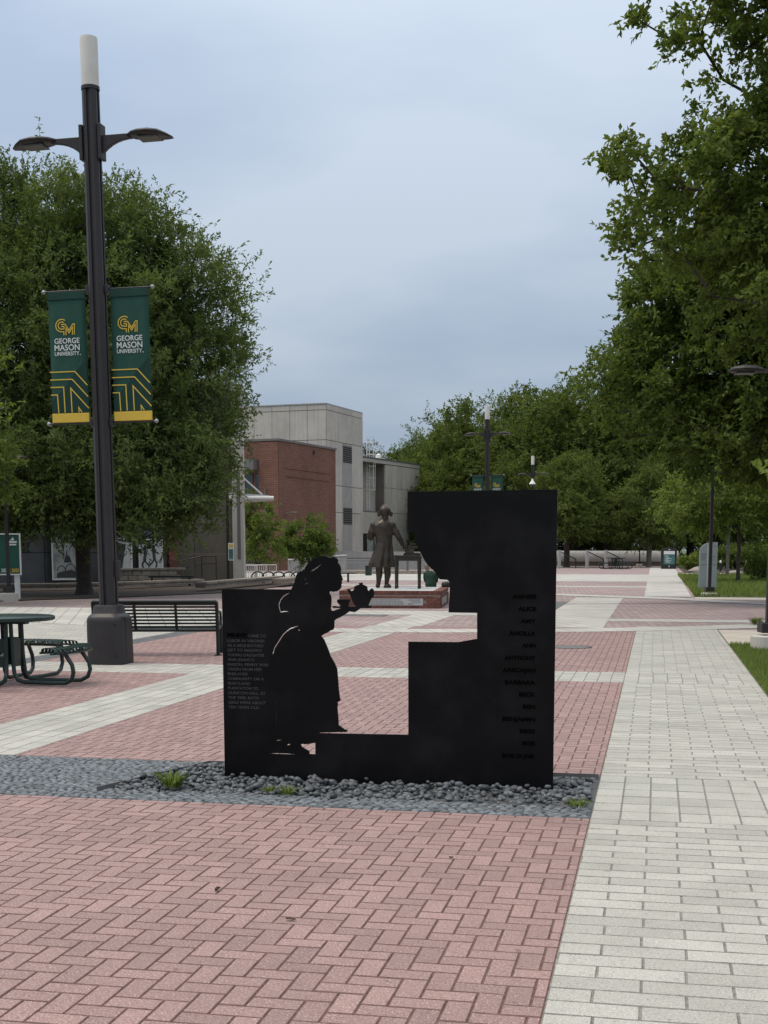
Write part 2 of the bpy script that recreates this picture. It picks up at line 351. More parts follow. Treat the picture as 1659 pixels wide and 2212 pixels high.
M['leaf_willow'] = leaf_material('willow_oak_leaf', (0.046, 0.074, 0.023), (0.172, 0.222, 0.082), 0.42)
M['leaf_oak'] = leaf_material('oak_leaf', (0.052, 0.082, 0.020), (0.185, 0.235, 0.064), 0.44)
M['leaf_mid'] = leaf_material('mid_green_leaf', (0.046, 0.076, 0.018), (0.150, 0.200, 0.052), 0.40)
M['leaf_light'] = leaf_material('light_green_leaf', (0.075, 0.115, 0.026), (0.18, 0.225, 0.06), 0.42)
M['leaf_far'] = leaf_material('far_tree_leaf', (0.046, 0.074, 0.018), (0.165, 0.208, 0.056), 0.38)
M['leaf_pine'] = leaf_material('pine_needles', (0.03, 0.045, 0.022), (0.06, 0.08, 0.04), 0.15)
M['grass'] = leaf_material('grass_blade', (0.085, 0.125, 0.03), (0.20, 0.25, 0.075), 0.35)
M['leaf_dry'] = material('dry_leaf', (0.075, 0.05, 0.035), 0.9, 0.4, 40)
M['leaf_weed'] = leaf_material('weed_leaf', (0.07, 0.11, 0.02), (0.15, 0.20, 0.045), 0.3)
M['rock'] = material('field_stone', (0.26, 0.235, 0.205), 0.9, 0.25, 3, 0.6, 12)
M['skin'] = material('skin', (0.42, 0.26, 0.19), 0.55, 0.06, 12)
M['hair'] = material('brown_hair', (0.16, 0.115, 0.085), 0.7, 0.3, 30, 0.5, 60)
M['shirt_green'] = material('green_sweatshirt', (0.008, 0.036, 0.022), 0.9, 0.2, 12, 0.3, 30)
M['trouser'] = material('dark_trousers', (0.018, 0.019, 0.024), 0.9, 0.2, 12)
M['black_plastic'] = material('black_plastic', (0.012, 0.012, 0.013), 0.5, 0.2, 8)
M['teal_print'] = material('teal_poster_print', (0.06, 0.16, 0.15), 0.5, 0.4, 5)
M['totem'] = material('silver_grey_sign_panel', (0.25, 0.28, 0.30), 0.45, 0.05, 3)
M['maroon'] = material('dark_maroon_paint', (0.035, 0.014, 0.014), 0.5, 0.2, 6)

# ------------------------------------------------------------------ ground sheets
def sheet(name, pts, z, mat, label=None, **kw):
    mb = MB(); mb.add([(p[0], p[1], z) for p in pts], [tuple(range(len(pts)))])
    return obj(name, mb, mat, kind='structure', **kw)
def ST(pts): return [PL(s, t) for s, t in pts]
sheet('ground', [(-700, -60), (700, -60), (700, 1200), (-700, 1200)], -0.08, M['lawn'])
# ------------------------------------------------------------------ paving, brick by brick
rng = random.Random(11)
def clip_poly(poly, s0, s1, t0, t1):
    for ax, lim, sg in ((0, s0, 1), (0, s1, -1), (1, t0, 1), (1, t1, -1)):
        out = []
        for i in range(len(poly)):
            a, b = poly[i - 1], poly[i]
            da, db = (a[ax] - lim) * sg, (b[ax] - lim) * sg
            if (da >= 0) != (db >= 0):
                k = da / (da - db); out.append((a[0] + (b[0] - a[0]) * k, a[1] + (b[1] - a[1]) * k))
            if db >= 0: out.append(b)
        poly = out
        if len(poly) < 3: return None
    return poly
def area(p): return abs(sum(p[i - 1][0] * p[i][1] - p[i][0] * p[i - 1][1] for i in range(len(p)))) / 2
def in_view(s, t, m=70):
    p = PL(s, t)
    if p.y < 3.6: return False
    u, v = project(p); return -m < u < 1659 + m and v < 2212 + m * 1.5
JOINT = 0.0042
def lattice(kind, s0, s1, t0, t1, L=0.2, W=0.1):
    """yields the rectangles (s0,s1,t0,t1) of a bond, unclipped"""
    if kind == 'herring':
        for a in range(int(math.floor(s0 / W)) - 3, int(math.ceil(s1 / W)) + 2):
            for b in range(int(math.floor(t0 / W)) - 3, int(math.ceil(t1 / W)) + 2):
                c = (a - b) % 4
                if c == 0: yield (a * W, a * W + 2 * W, b * W, b * W + W)
                elif c == 3: yield (a * W, a * W + W, b * W, b * W + 2 * W)
    elif kind == 'running':                # courses across the walk
        n = int(math.ceil((t1 - t0) / W)); W = (t1 - t0) / n
        for j in range(n):
            off = (L / 2 if j % 2 else 0.0) + rng.uniform(-.006, .006)
            k = 0
            while s0 - off + k * L < s1:
                yield (s0 - off + k * L, s0 - off + k * L + L, t0 + j * W, t0 + (j + 1) * W); k += 1
    elif kind == 'stack':                  # straight columns
        n = max(1, round((t1 - t0) / L)); L = (t1 - t0) / n; m = max(1, round((s1 - s0) / W)); W = (s1 - s0) / m
        for j in range(n):
            for k in range(m): yield (s0 + k * W, s0 + (k + 1) * W, t0 + j * L, t0 + (j + 1) * L)
def bond(kind, s0, s1, t0, t1, L=0.2, W=0.1):
    out = []
    for r in lattice(kind, s0, s1, t0, t1, L, W):
        cs, ct = (r[0] + r[1]) / 2, (r[2] + r[3]) / 2
        if cs < s0 - .25 or cs > s1 + .25 or ct < t0 - .25 or ct > t1 + .25 or not in_view(cs, ct): continue
        g = JOINT / 2
        q = [(r[0] + g, r[2] + g), (r[1] - g, r[2] + g), (r[1] - g, r[3] - g), (r[0] + g, r[3] - g)]
        full = r[0] >= s0 - 1e-6 and r[1] <= s1 + 1e-6 and r[2] >= t0 - 1e-6 and r[3] <= t1 + 1e-6
        if not full: q = clip_poly(q, s0 + g, s1 - g, t0 + g, t1 - g)
        if q and area(q) > 0.0006: out.append(q)
    return out
def paver_geo(q, ch=0.0042, depth=0.03):
    """chamfered piece around its own centre (plaza frame), top at z 0"""
    cs = sum(p[0] for p in q) / len(q); ct = sum(p[1] for p in q) / len(q)
    hs = max(abs(p[0] - cs) for p in q); ht = max(abs(p[1] - ct) for p in q)
    n = len(q); ks, kt = max(0, 1 - ch / hs), max(0, 1 - ch / ht)
    lo = [(p[0] - cs, p[1] - ct, -depth) for p in q]; md = [(p[0] - cs, p[1] - ct, -ch) for p in q]; tp = [((p[0] - cs) * ks, (p[1] - ct) * kt, 0) for p in q]
    fs = [tuple(range(2 * n, 3 * n))]
    for i in range(n):
        j = (i + 1) % n; fs += [(i, j, n + j, n + i), (n + i, n + j, 2 * n + j, 2 * n + i)]
    return cs, ct, lo + md + tp, fs
def lay(parent, pieces, mat, name, plural, n_single=300, wob=0.0012):
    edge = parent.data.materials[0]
    pieces = sorted(pieces, key=lambda q: -area(q) / (q[0][1] ** 3))
    shared = {}
    V = []; F = []; RN = []; MI = []
    for i, q in enumerate(pieces):
        cs, ct, vs, fs = paver_geo(q)
        p = PL(cs, ct, rng.uniform(-wob, wob * 0.5)); tx, ty = rng.gauss(0, .004), rng.gauss(0, .004)
        if i < n_single:
            key = tuple(round(c, 3) for v in vs for c in v)
            me = shared.get(key)
            if me is None:
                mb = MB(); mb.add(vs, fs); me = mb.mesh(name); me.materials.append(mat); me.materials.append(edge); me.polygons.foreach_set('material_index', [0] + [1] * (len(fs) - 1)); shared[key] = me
            o = bpy.data.objects.new(name, me); C.objects.link(o); o.parent = parent
            o.location = p; o.rotation_euler = (tx, ty, GRID + rng.gauss(0, .002))
        else:
            n = len(V); rr = rng.random()
            V += [tuple(p + BX * v[0] + AX * v[1] + Vector((0, 0, v[2] + tx * v[1] + ty * v[0]))) for v in vs]
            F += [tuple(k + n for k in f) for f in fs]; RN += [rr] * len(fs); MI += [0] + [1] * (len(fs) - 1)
    if V:
        me = bpy.data.meshes.new(plural); me.from_pydata(V, [], F); me.update()
        a = me.attributes.new('rnd', 'FLOAT', 'FACE'); a.data.foreach_set('value', RN)
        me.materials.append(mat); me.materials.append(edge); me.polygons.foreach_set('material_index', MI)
        obj(plural, me, mat, parent, kind='stuff')
WS0, WS1 = -0.35, 1.25          # grey walk
T0, TP0, TP1, TB0, TB1, TN = 2.4, 7.67, 9.17, 15.75, 17.04, 26.5
red = []
for s0, s1, t0, t1 in ((-5.4, WS0, T0, TP0), (-5.0, WS0, TP1, TB0), (-4.93, WS0, TB1, TN), (-8.73, -5.93, TP1, TB0), (-8.73, -5.93, TB1, TN)):
    if s0 == -5.0: s0 = -4.93
    red += bond('herring', s0, s1, t0, t1)
bed_red = sheet('red_brick_paving', ST([(-16, T0), (WS0, T0), (WS0, TN), (-16, TN)]), -0.0058, M['sand'])
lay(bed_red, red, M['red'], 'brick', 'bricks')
grey = bond('running', WS0, WS1, T0, TP0, 0.336, 0.139) + bond('stack', WS0, WS1, TP0, TP1, 0.243, 0.172) + bond('running', WS0, WS1, TP1, TB0, 0.336, 0.139)
grey += bond('stack', WS0, WS1, TB0, TB1, 0.26, 0.17) + bond('running', WS0, WS1, TB1, TN + .8, 0.336, 0.139)
bed_grey = sheet('grey_paver_walk', ST([(WS0, T0), (WS1, T0), (WS1, TN + .8), (WS0, TN + .8)]), -0.0056, M['sand_grey'])
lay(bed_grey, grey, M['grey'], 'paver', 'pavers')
band = bond('stack', -8.73, WS0, TB0, TB1, 0.26, 0.16)
bed_b = sheet('grey_cross_band', ST([(-8.73, TB0), (WS0, TB0), (WS0, TB1), (-8.73, TB1)]), -0.0050, M['sand_grey'])
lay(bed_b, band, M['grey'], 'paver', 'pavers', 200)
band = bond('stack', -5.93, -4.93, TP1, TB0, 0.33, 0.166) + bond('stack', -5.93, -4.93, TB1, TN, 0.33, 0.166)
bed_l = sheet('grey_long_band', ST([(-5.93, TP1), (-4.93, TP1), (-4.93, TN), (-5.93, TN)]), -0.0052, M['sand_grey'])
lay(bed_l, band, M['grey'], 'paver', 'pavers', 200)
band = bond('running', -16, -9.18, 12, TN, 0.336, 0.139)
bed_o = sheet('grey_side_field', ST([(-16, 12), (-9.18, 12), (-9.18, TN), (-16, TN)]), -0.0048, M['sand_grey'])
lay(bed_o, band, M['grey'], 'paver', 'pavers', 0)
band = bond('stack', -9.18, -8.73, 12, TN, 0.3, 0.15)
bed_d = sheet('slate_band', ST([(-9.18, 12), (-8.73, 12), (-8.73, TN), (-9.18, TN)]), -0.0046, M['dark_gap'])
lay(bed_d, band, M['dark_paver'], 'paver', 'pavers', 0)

# far paving: sheets, each a few millimetres over the last
CS, CT = -6.5, 38.3             # the statue stands at the middle of the rings
def ring(name, r0, r1, a0, a1, z, mat, n=64):
    mb = MB(); vs = []; fs = []
    for i in range(n + 1):
        a = a0 + (a1 - a0) * i / n
        for r in (r0, r1): vs.append(PL(CS + r * math.sin(a), CT - r * math.cos(a), z))
    fs = [(2 * i, 2 * i + 1, 2 * i + 3, 2 * i + 2) for i in range(n)]
    mb.add(vs, fs); return obj(name, mb, mat, kind='structure')
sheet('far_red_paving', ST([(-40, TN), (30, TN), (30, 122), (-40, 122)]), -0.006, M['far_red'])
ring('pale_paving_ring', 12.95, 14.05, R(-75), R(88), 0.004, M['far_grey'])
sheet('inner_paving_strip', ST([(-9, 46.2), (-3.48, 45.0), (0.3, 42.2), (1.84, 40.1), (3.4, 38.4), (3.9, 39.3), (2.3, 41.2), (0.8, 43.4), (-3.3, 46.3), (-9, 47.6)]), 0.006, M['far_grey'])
sheet('grey_far_band', ST([(-2.57, 26.6), (-1.03, 26.6), (-1.03, 43.2), (-2.57, 43.2)]), -0.001, M['far_grey'])
sheet('grey_far_band', ST([(-5.85, 26.5), (-4.8, 26.5), (-4.8, 31.0), (-5.85, 31.0)]), -0.001, M['far_grey'])
sheet('slate_paving_patch', ST([(-4.6, 33.7), (-2.6, 33.7), (-2.6, 39.7), (-4.6, 39.7)]), -0.002, M['slate'])
sheet('slate_paving_patch', ST([(-9.4, 30.2), (-6.4, 30.2), (-6.4, 30.9), (-9.4, 30.9)]), 0.000, M['slate'])
sheet('pale_cross_band', ST([(-1.02, 29.2), (9.0, 29.2), (9.0, 30.2), (-1.02, 30.2)]), -0.001, M['far_grey'])
sheet('pale_cross_band', ST([(-13, 31.0), (-2.58, 31.0), (-2.58, 33.0), (-13, 33.0)]), -0.001, M['far_grey'])
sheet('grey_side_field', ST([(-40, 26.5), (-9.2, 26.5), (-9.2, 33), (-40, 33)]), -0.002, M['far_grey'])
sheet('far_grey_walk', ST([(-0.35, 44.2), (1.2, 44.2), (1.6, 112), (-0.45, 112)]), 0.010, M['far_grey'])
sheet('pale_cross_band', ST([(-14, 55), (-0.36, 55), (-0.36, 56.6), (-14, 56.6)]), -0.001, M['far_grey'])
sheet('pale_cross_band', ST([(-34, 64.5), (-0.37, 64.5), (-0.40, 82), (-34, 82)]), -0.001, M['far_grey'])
sheet('concrete_patch', ST([(1.26, 22.3), (9, 22.3), (9, 26.4), (1.26, 26.4)]), 0.001, M['concrete_walk'])
sheet('concrete_path', ST([(1.3, 42.2), (24, 41.0), (24, 43.6), (1.3, 44.2)]), 0.002, M['concrete_walk'])
sheet('concrete_path', ST([(1.6, 82), (40, 78), (40, 84), (1.6, 88)]), 0.002, M['concrete_walk'])
sheet('thin_dark_strip', [PL(-2.6, 37.7), PL(9, 42.3), PL(9, 42.42), PL(-2.6, 37.84)], 0.009, M['dark_gap'])  # narrow dark strip laid straight across the far paving
sheet('lawn', ST([(1.245, 2), (30, 2), (30, 22.3), (1.245, 22.3)]), 0.0, M['lawn'])
sheet('lawn', ST([(1.3, 44.4), (30, 44.4), (30, 80), (1.75, 82)]), 0.012, M['lawn'])
sheet('planting_bed', ST([(1.9, 88), (45, 84), (45, 140), (1.9, 140)]), 0.006, M['earth'])
sheet('mulch_bed', [G(-60, 1303), G(0, 1299), G(240, 1291.5), G(500, 1280.5), (-4, 60, 0), (-14, 70, 0), (-40, 70, 0), (-40, 36, 0)], 0.02, M['earth'])

# manhole cover and other small inlays
mh = empty('manhole_cover', PL(-1.37, 21.3, 0.0), 0, 'round dark manhole cover set in the red paving right of the panel', 'manhole cover')
obj('lid', MB().lathe([(0.33, -0.02), (0.33, 0.004), (0.0, 0.006)], 32), M['vent'], mh)
obj('rim', MB().lathe([(0.38, -0.02), (0.38, 0.003), (0.345, 0.003), (0.345, -0.01)], 32), M['dark_gap'], mh)

# ------------------------------------------------------------------ pebble strip
peb = sheet('pebble_strip', ST([(-9, TP0), (WS0, TP0), (WS0, TP1), (-9, TP1)]), -0.0045, M['grout'])
def pebble_mesh(seed, n=8, m=4):
    r = random.Random(seed); mb = MB(); vs = [(0, 0, -1)]
    for j in range(1, m):
        f = math.pi * j / m - math.pi / 2
        for k in range(n):
            a = 2 * math.pi * k / n; q = 1 + r.uniform(-.09, .09)
            vs.append((math.cos(a) * math.cos(f) * q, math.sin(a) * math.cos(f) * q, math.sin(f)))
    vs.append((0, 0, 1)); e = len(vs) - 1
    fs = [(0, 1 + (k + 1) % n, 1 + k) for k in range(n)] + [(e, e - n + k, e - n + (k + 1) % n) for k in range(n)]
    for j in range(m - 2):
        for k in range(n): fs.append((1 + j * n + k, 1 + j * n + (k + 1) % n, 1 + (j + 1) * n + (k + 1) % n, 1 + (j + 1) * n + k))
    mb.add(vs, fs); return mb
pm = [pebble_mesh(i) for i in range(6)]
pmesh = []
for i, mb in enumerate(pm):
    me = mb.mesh('pebble'); me.materials.append(M['pebble']); me.polygons.foreach_set('use_smooth', [True] * len(me.polygons)); pmesh.append(me)
def in_bed(s, t):                 # the loose bed inside its steel edging
    left = -3.62 + (t - 7.93) * 0.35
    return left < s < WS0 - 0.02 and 7.93 < t < 9.02
def heap(s, t):
    d = abs(t - 8.5); return 0.026 * max(0, 1 - d / 0.6)
flat, loose = [], []
y = TP0 + 0.014
row = 0
while y < TP1 - 0.01:
    x = -5.6 + (row % 2) * 0.03
    while x < WS0 - 0.03:
        s, t = x + rng.uniform(-.011, .011), y + rng.uniform(-.007, .007)
        if in_view(s, t) and not (in_bed(s, t) and t > 7.99): flat.append((s, t, -0.0035, rng.uniform(.024, .038), rng.uniform(.013, .019), 0.013, rng.gauss(0, .35), 0, 0))
        x += rng.uniform(.052, .068)
    y += 0.0315; row += 1
for lay_i in range(3):
    y = 7.96
    while y < 9.0:
        x = -3.75
        while x < WS0 - 0.04:
            s, t = x + rng.uniform(-.02, .02), y + rng.uniform(-.018, .018)
            hh = heap(s, t)
            if in_bed(s, t) and abs(t - 8.53) > 0.03 and (lay_i == 0 or rng.random() < (.62 if lay_i == 1 else .3) * (0.35 + hh / 0.026)):
                a = rng.choice((rng.uniform(.018, .028), rng.uniform(.024, .039)))
                loose.append((s, t, -0.006 - .005 * (s + 3.6) + hh * (0.35 + 0.4 * lay_i) + 0.011 * lay_i + rng.uniform(-.004, .006), a, a * rng.uniform(.6, .85), a * rng.uniform(.42, .62), rng.uniform(0, 6.28), rng.gauss(0, .3), rng.gauss(0, .3)))
            x += rng.uniform(.046, .060)
        y += 0.042
loose.sort(key=lambda q: q[1] - 12 * q[2] - 9 * q[3])
def pebble_join(name, lst, mat):
    base = [np.array(m_.v) for m_ in pm]; V = []; F3 = []; off = 0; rn = []
    fl = [m_.f for m_ in pm]; faces = []
    for q in lst:
        k = rng.randrange(6); Mx = np.array(Matrix.Rotation(q[6] + GRID, 3, 'Z') @ Matrix.Rotation(q[7], 3, 'X') @ Matrix.Rotation(q[8], 3, 'Y'))
        v = (base[k] * np.array([q[3], q[4], q[5]])) @ Mx.T + np.array(PL(q[0], q[1], q[2]))
        V.append(v); faces += [tuple(i + off for i in f) for f in fl[k]]; off += len(v); rn += [rng.random()] * len(fl[k])
    me = bpy.data.meshes.new(name); me.from_pydata(np.vstack(V).tolist(), [], faces); me.update()
    a = me.attributes.new('rnd', 'FLOAT', 'FACE'); a.data.foreach_set('value', rn)
    me.polygons.foreach_set('use_smooth', [True] * len(me.polygons))
    return obj(name, me, mat, peb, kind='stuff')
for q in loose[:300]:
    o = bpy.data.objects.new('pebble', rng.choice(pmesh)); C.objects.link(o); o.parent = peb
    o.location = PL(q[0], q[1], q[2]); o.rotation_euler = (q[7], q[8], q[6]); o.scale = (q[3], q[4], q[5])
pebble_join('loose_pebbles', loose[300:], M['pebble'])
pebble_join('set_pebbles', flat, M['pebble_flat'])
ed = MB()
for a, b in (((-3.64, 7.88), (-3.26, 9.04)), ((-3.26, 9.04), (WS0 - .01, 9.04))):
    ed.bar(PL(*a, 0.008), PL(*b, 0.008), 0.006, 0.05)
obj('steel_edging', ed, M['vent'], peb)

# ------------------------------------------------------------------ text helper
def text_mesh(body, size, depth=0.001, align='LEFT', bold=0.0, spacing=1.0, width=None):
    cu = bpy.data.curves.new('lettering', 'FONT'); cu.body = body; cu.size = size; cu.extrude = depth; cu.align_x = align
    cu.offset = bold * size; cu.space_character = spacing; cu.resolution_u = 3
    o = bpy.data.objects.new('tmp', cu); C.objects.link(o)
    dg = bpy.context.evaluated_depsgraph_get(); me = bpy.data.meshes.new_from_object(o.evaluated_get(dg))
    bpy.data.objects.remove(o); bpy.data.curves.remove(cu)
    if width and len(me.vertices):
        xs = [v.co.x for v in me.vertices]; k = width / (max(xs) - min(xs)); x0 = min(xs) if align == 'LEFT' else (max(xs) if align == 'RIGHT' else (max(xs) + min(xs)) / 2)
        for v in me.vertices: v.co.x = (v.co.x - x0) * k
    return me
def put_text(parent, name, body, size, x, y, z, mat, **kw):
    """text standing upright in the parent's XZ plane, facing -Y"""
    me = text_mesh(body, size, **kw); me.transform(Matrix.Translation((x, y, z)) @ Matrix.Rotation(R(90), 4, 'X'))
    me.materials.clear(); return obj(name, me, mat, parent)

# ------------------------------------------------------------------ the black silhouette panel
TPAN = 8.53
P0 = PL(-2.96, TPAN)
panel = empty('memorial_panel', P0, GRID, 'tall black steel panel cut into the silhouette of a girl carrying a tray', 'memorial panel')
def onpanel(u, v):
    d = ray(u, v); o = Vector((0, 0, EYE)); n = AX
    t = (P0 - o).dot(n) / d.dot(n); p = o + d * t - P0
    return (p.dot(BX), p.z)
def z1(x, y): return onpanel(456.6 + x * .27519, 1178.2 + y * .27519)
def z2(x, y): return onpanel(868.9 + x * .31296, 1045.7 + y * .31296)
girl = [(628, 346), (640, 322), (655, 285), (664, 245), (676, 218), (690, 214), (702, 196), (708, 208), (722, 186), (726, 200), (738, 172), (752, 150), (775, 127), (803, 104), (838, 90), (872, 82), (905, 85), (935, 98), (948, 92), (966, 91), (988, 104), (996, 120), (993, 136), (1003, 148), (1013, 166), (1019, 190), (1014, 212), (1021, 238), (1032, 268), (1021, 280), (1026, 296), (1018, 306), (1022, 322), (1008, 345), (985, 360), (955, 363), (936, 358), (926, 367), (930, 384), (939, 394), (943, 430), (941, 470), (937, 500), (946, 512), (962, 512), (1000, 500), (1022, 491), (956, 489), (951, 477), (962, 475), (1004, 481), (1024, 478), (1014, 464), (1000, 458), (990, 446), (988, 430), (994, 424), (1090, 424), (1086, 448), (1076, 468), (1080, 480), (1138, 481), (1120, 458), (1104, 425), (1090, 385), (1067, 346), (1084, 341), (1098, 360), (1108, 362), (1118, 346), (1126, 340), (1121, 327), (1140, 313), (1163, 309), (1160, 295), (1186, 292), (1188, 308), (1214, 318), (1226, 332), (1222, 342), (1236, 362), (1246, 346), (1262, 337), (1274, 350), (1279, 380), (1272, 404), (1254, 420), (1244, 442), (1232, 472), (1258, 474), (1256, 486), (1180, 490), (1164, 496), (1146, 512), (1126, 523), (1104, 520), (1086, 516), (1050, 541), (1010, 564), (976, 580), (965, 592), (965, 640), (957, 661), (934, 668), (914, 682), (880, 698), (862, 709), (886, 742), (911, 800), (936, 870), (966, 920), (986, 966), (993, 1030), (999, 1120), (1008, 1190), (1014, 1217), (989, 1232), (995, 1246), (989, 1262), (992, 1310), (997, 1360), (999, 1410), (1022, 1426), (1050, 1446), (1068, 1449), (1064, 1463), (1000, 1464), (930, 1466), (848, 1468), (850, 1473)]
outline = [z1(85, 342)] + [z1(*p) for p in girl] + [z1(1548, 1487)]
outline += [z2(*p) for p in [(43, 1088), (385, 1091), (518, 1068), (518, 888), (321, 885), (330, 700), (328, 682), (322, 668), (310, 660), (258, 657), (246, 636), (232, 612), (205, 585), (176, 556), (156, 528), (138, 492), (122, 460), (104, 428), (92, 412), (91, 392), (92, 374), (85, 352), (70, 330), (54, 321), (38, 318), (38, 52), (1064, 38)]]
xr = outline[-1][0]; xl = outline[0][0]
outline[0] = (0.0, outline[0][1]); outline[-1] = (2.318, outline[-1][1])
outline += [(2.318, -0.08), (0.0, -0.08)]
def slit(pts, w):
    p = [Vector(z1(*q)) for q in pts]; Lf, Rt = [], []
    for i, a in enumerate(p):
        t = (p[min(i + 1, len(p) - 1)] - p[max(i - 1, 0)]).normalized(); nrm = Vector((-t.y, t.x)); k = w * (0.35 if i in (0, len(p) - 1) else 1) * .5
        Lf.append(a + nrm * k); Rt.append(a - nrm * k)
    return [tuple(q) for q in Lf + Rt[::-1]]
holes = [slit([(616, 372), (590, 384), (566, 400), (544, 428), (531, 462), (536, 495), (543, 523), (575, 518), (606, 519)], .0082),
         slit([(684, 632), (652, 642), (622, 652), (594, 672), (566, 698), (544, 730), (522, 766), (496, 806), (488, 838), (476, 866)], .0078),
         slit([(678, 662), (688, 665), (698, 664)], .006), slit([(510, 1150), (512, 1230), (511, 1330), (509, 1420), (508, 1516)], .0042),
         slit([(505, 1534), (530, 1528), (566, 1527)], .006), slit([(595, 1568), (608, 1562), (621, 1560)], .010), slit([(450, 1632), (520, 1633), (600, 1636), (668, 1640)], .007),
         slit([(776, 206), (800, 194), (826, 178), (862, 148)], .009), slit([(733, 274), (738, 266), (747, 261)], .006), slit([(728, 312), (744, 299), (762, 297)], .006),
         [z1(*q) for q in [(700, 1561), (722, 1556), (735, 1560), (775, 1555), (818, 1548), (818, 1640), (768, 1638), (772, 1620), (748, 1602), (712, 1582)]]]
cu = bpy.data.curves.new('plate', 'CURVE'); cu.dimensions = '2D'; cu.fill_mode = 'BOTH'; cu.extrude = 0.0055; cu.bevel_depth = 0.0009
for poly in [outline] + holes:
    sp = cu.splines.new('POLY'); sp.points.add(len(poly) - 1); sp.use_cyclic_u = True
    for i, q in enumerate(poly): sp.points[i].co = (q[0], q[1], 0, 1)
to = bpy.data.objects.new('tmp', cu); C.objects.link(to)
me = bpy.data.meshes.new_from_object(to.evaluated_get(bpy.context.evaluated_depsgraph_get())); bpy.data.objects.remove(to)
me.transform(Matrix.Rotation(R(90), 4, 'X')); me.materials.clear(); me.update()
me.materials.append(M['steel_black']); me.materials.append(M['steel_edge'])
me.polygons.foreach_set('material_index', [1 if abs(f.normal.y) < .35 else 0 for f in me.polygons])
obj('plate', me, M['steel_black'], panel)
# inscription on the left, names on the right
FACE = -0.0078
lines = ['LABOR IN VIRGINIA', 'AS A BEQUEATHED', 'GIFT TO MASON\'S', 'YOUNG DAUGHTER', 'ANN (NANCY)', 'MASON, PENNY WAS', 'TAKEN FROM HER', 'ENSLAVED', 'COMMUNITY ON A', 'MARYLAND', 'PLANTATION TO', 'GUNSTON HALL. AT', 'THE TIME, BOTH', 'GIRLS WERE ABOUT', 'TEN YEARS OLD.']
ends = [423, 412, 398, 420, 342, 450, 400, 290, 415, 310, 371, 427, 374, 431, 385]
a = z1(128, 716); b = z1(280, 716); c = z1(128, 686)
put_text(panel, 'inscription_name', 'PENNY', (c[1] - a[1]) * 1.38, a[0], FACE - .001, a[1], M['letter_black'], bold=.035, width=b[0] - a[0], depth=.002)
a = z1(292, 720); b = z1(431, 720); hgt = (z1(292, 698)[1] - a[1]) * 1.42
put_text(panel, 'inscription', 'CAME TO', hgt, a[0], FACE, a[1], M['letter_grey'], bold=.018, width=b[0] - a[0])
for i, (ln, e) in enumerate(zip(lines, ends)):
    yb = 757 + i * 37.15; x0 = 127 + i * 0.7
    a = z1(x0, yb); b = z1(e, yb)
    put_text(panel, 'inscription', ln, hgt, a[0], FACE, a[1], M['letter_grey'], bold=.018, width=b[0] - a[0])
names = [('AGNISS', 762, 924), ('ALICE', 800, 926), ('AMY', 818, 922), ('ANCILLA', 737, 921), ('ANN', 827, 920), ('ANTHONY', 707, 921), ('ARECAJAH', 693, 921), ('BARBARA', 710, 917), ('BECK', 807, 918), ('BEN', 833, 917), ('BENJAMIN', 693, 918), ('BESS', 812, 917), ('BOB', 830, 917), ('BOB DUNK', 691, 917)]
for i, (nm, x0, x1) in enumerate(names):
    yb = 789 + i * 84.3
    a = z2(x0, yb); b = z2(x1, yb); hh = (z2(x0, yb - 28)[1] - a[1]) * 1.40
    put_text(panel, 'engraved_name', nm, hh, a[0], FACE - .001, a[1], M['letter_black'], bold=.03, width=b[0] - a[0], depth=.002)
# ------------------------------------------------------------------ tall plaza lamps
def stroke(pts, w):
    """flat strip polygons (x,z) along a polyline, mitred"""
    P = [Vector(p) for p in pts]; Lf, Rt = [], []
    for i, a in enumerate(P):
        d0 = (a - P[i - 1]).normalized() if i else None; d1 = (P[i + 1] - a).normalized() if i < len(P) - 1 else None
        if d0 is None: t = d1; k = 1
        elif d1 is None: t = d0; k = 1
        else: t = (d0 + d1).normalized(); k = 1 / max(.35, t.dot(d1))
        n = Vector((-t.y, t.x)) * w * .5 * k
        Lf.append(a + n); Rt.append(a - n)
    return Lf, Rt
def add_stroke(mb, pts, w, y0, y1):
    Lf, Rt = stroke(pts, w); n = len(Lf)
    for i in range(n - 1):
        mb.prism_y([Rt[i], Rt[i + 1], Lf[i + 1], Lf[i]], y0, y1)

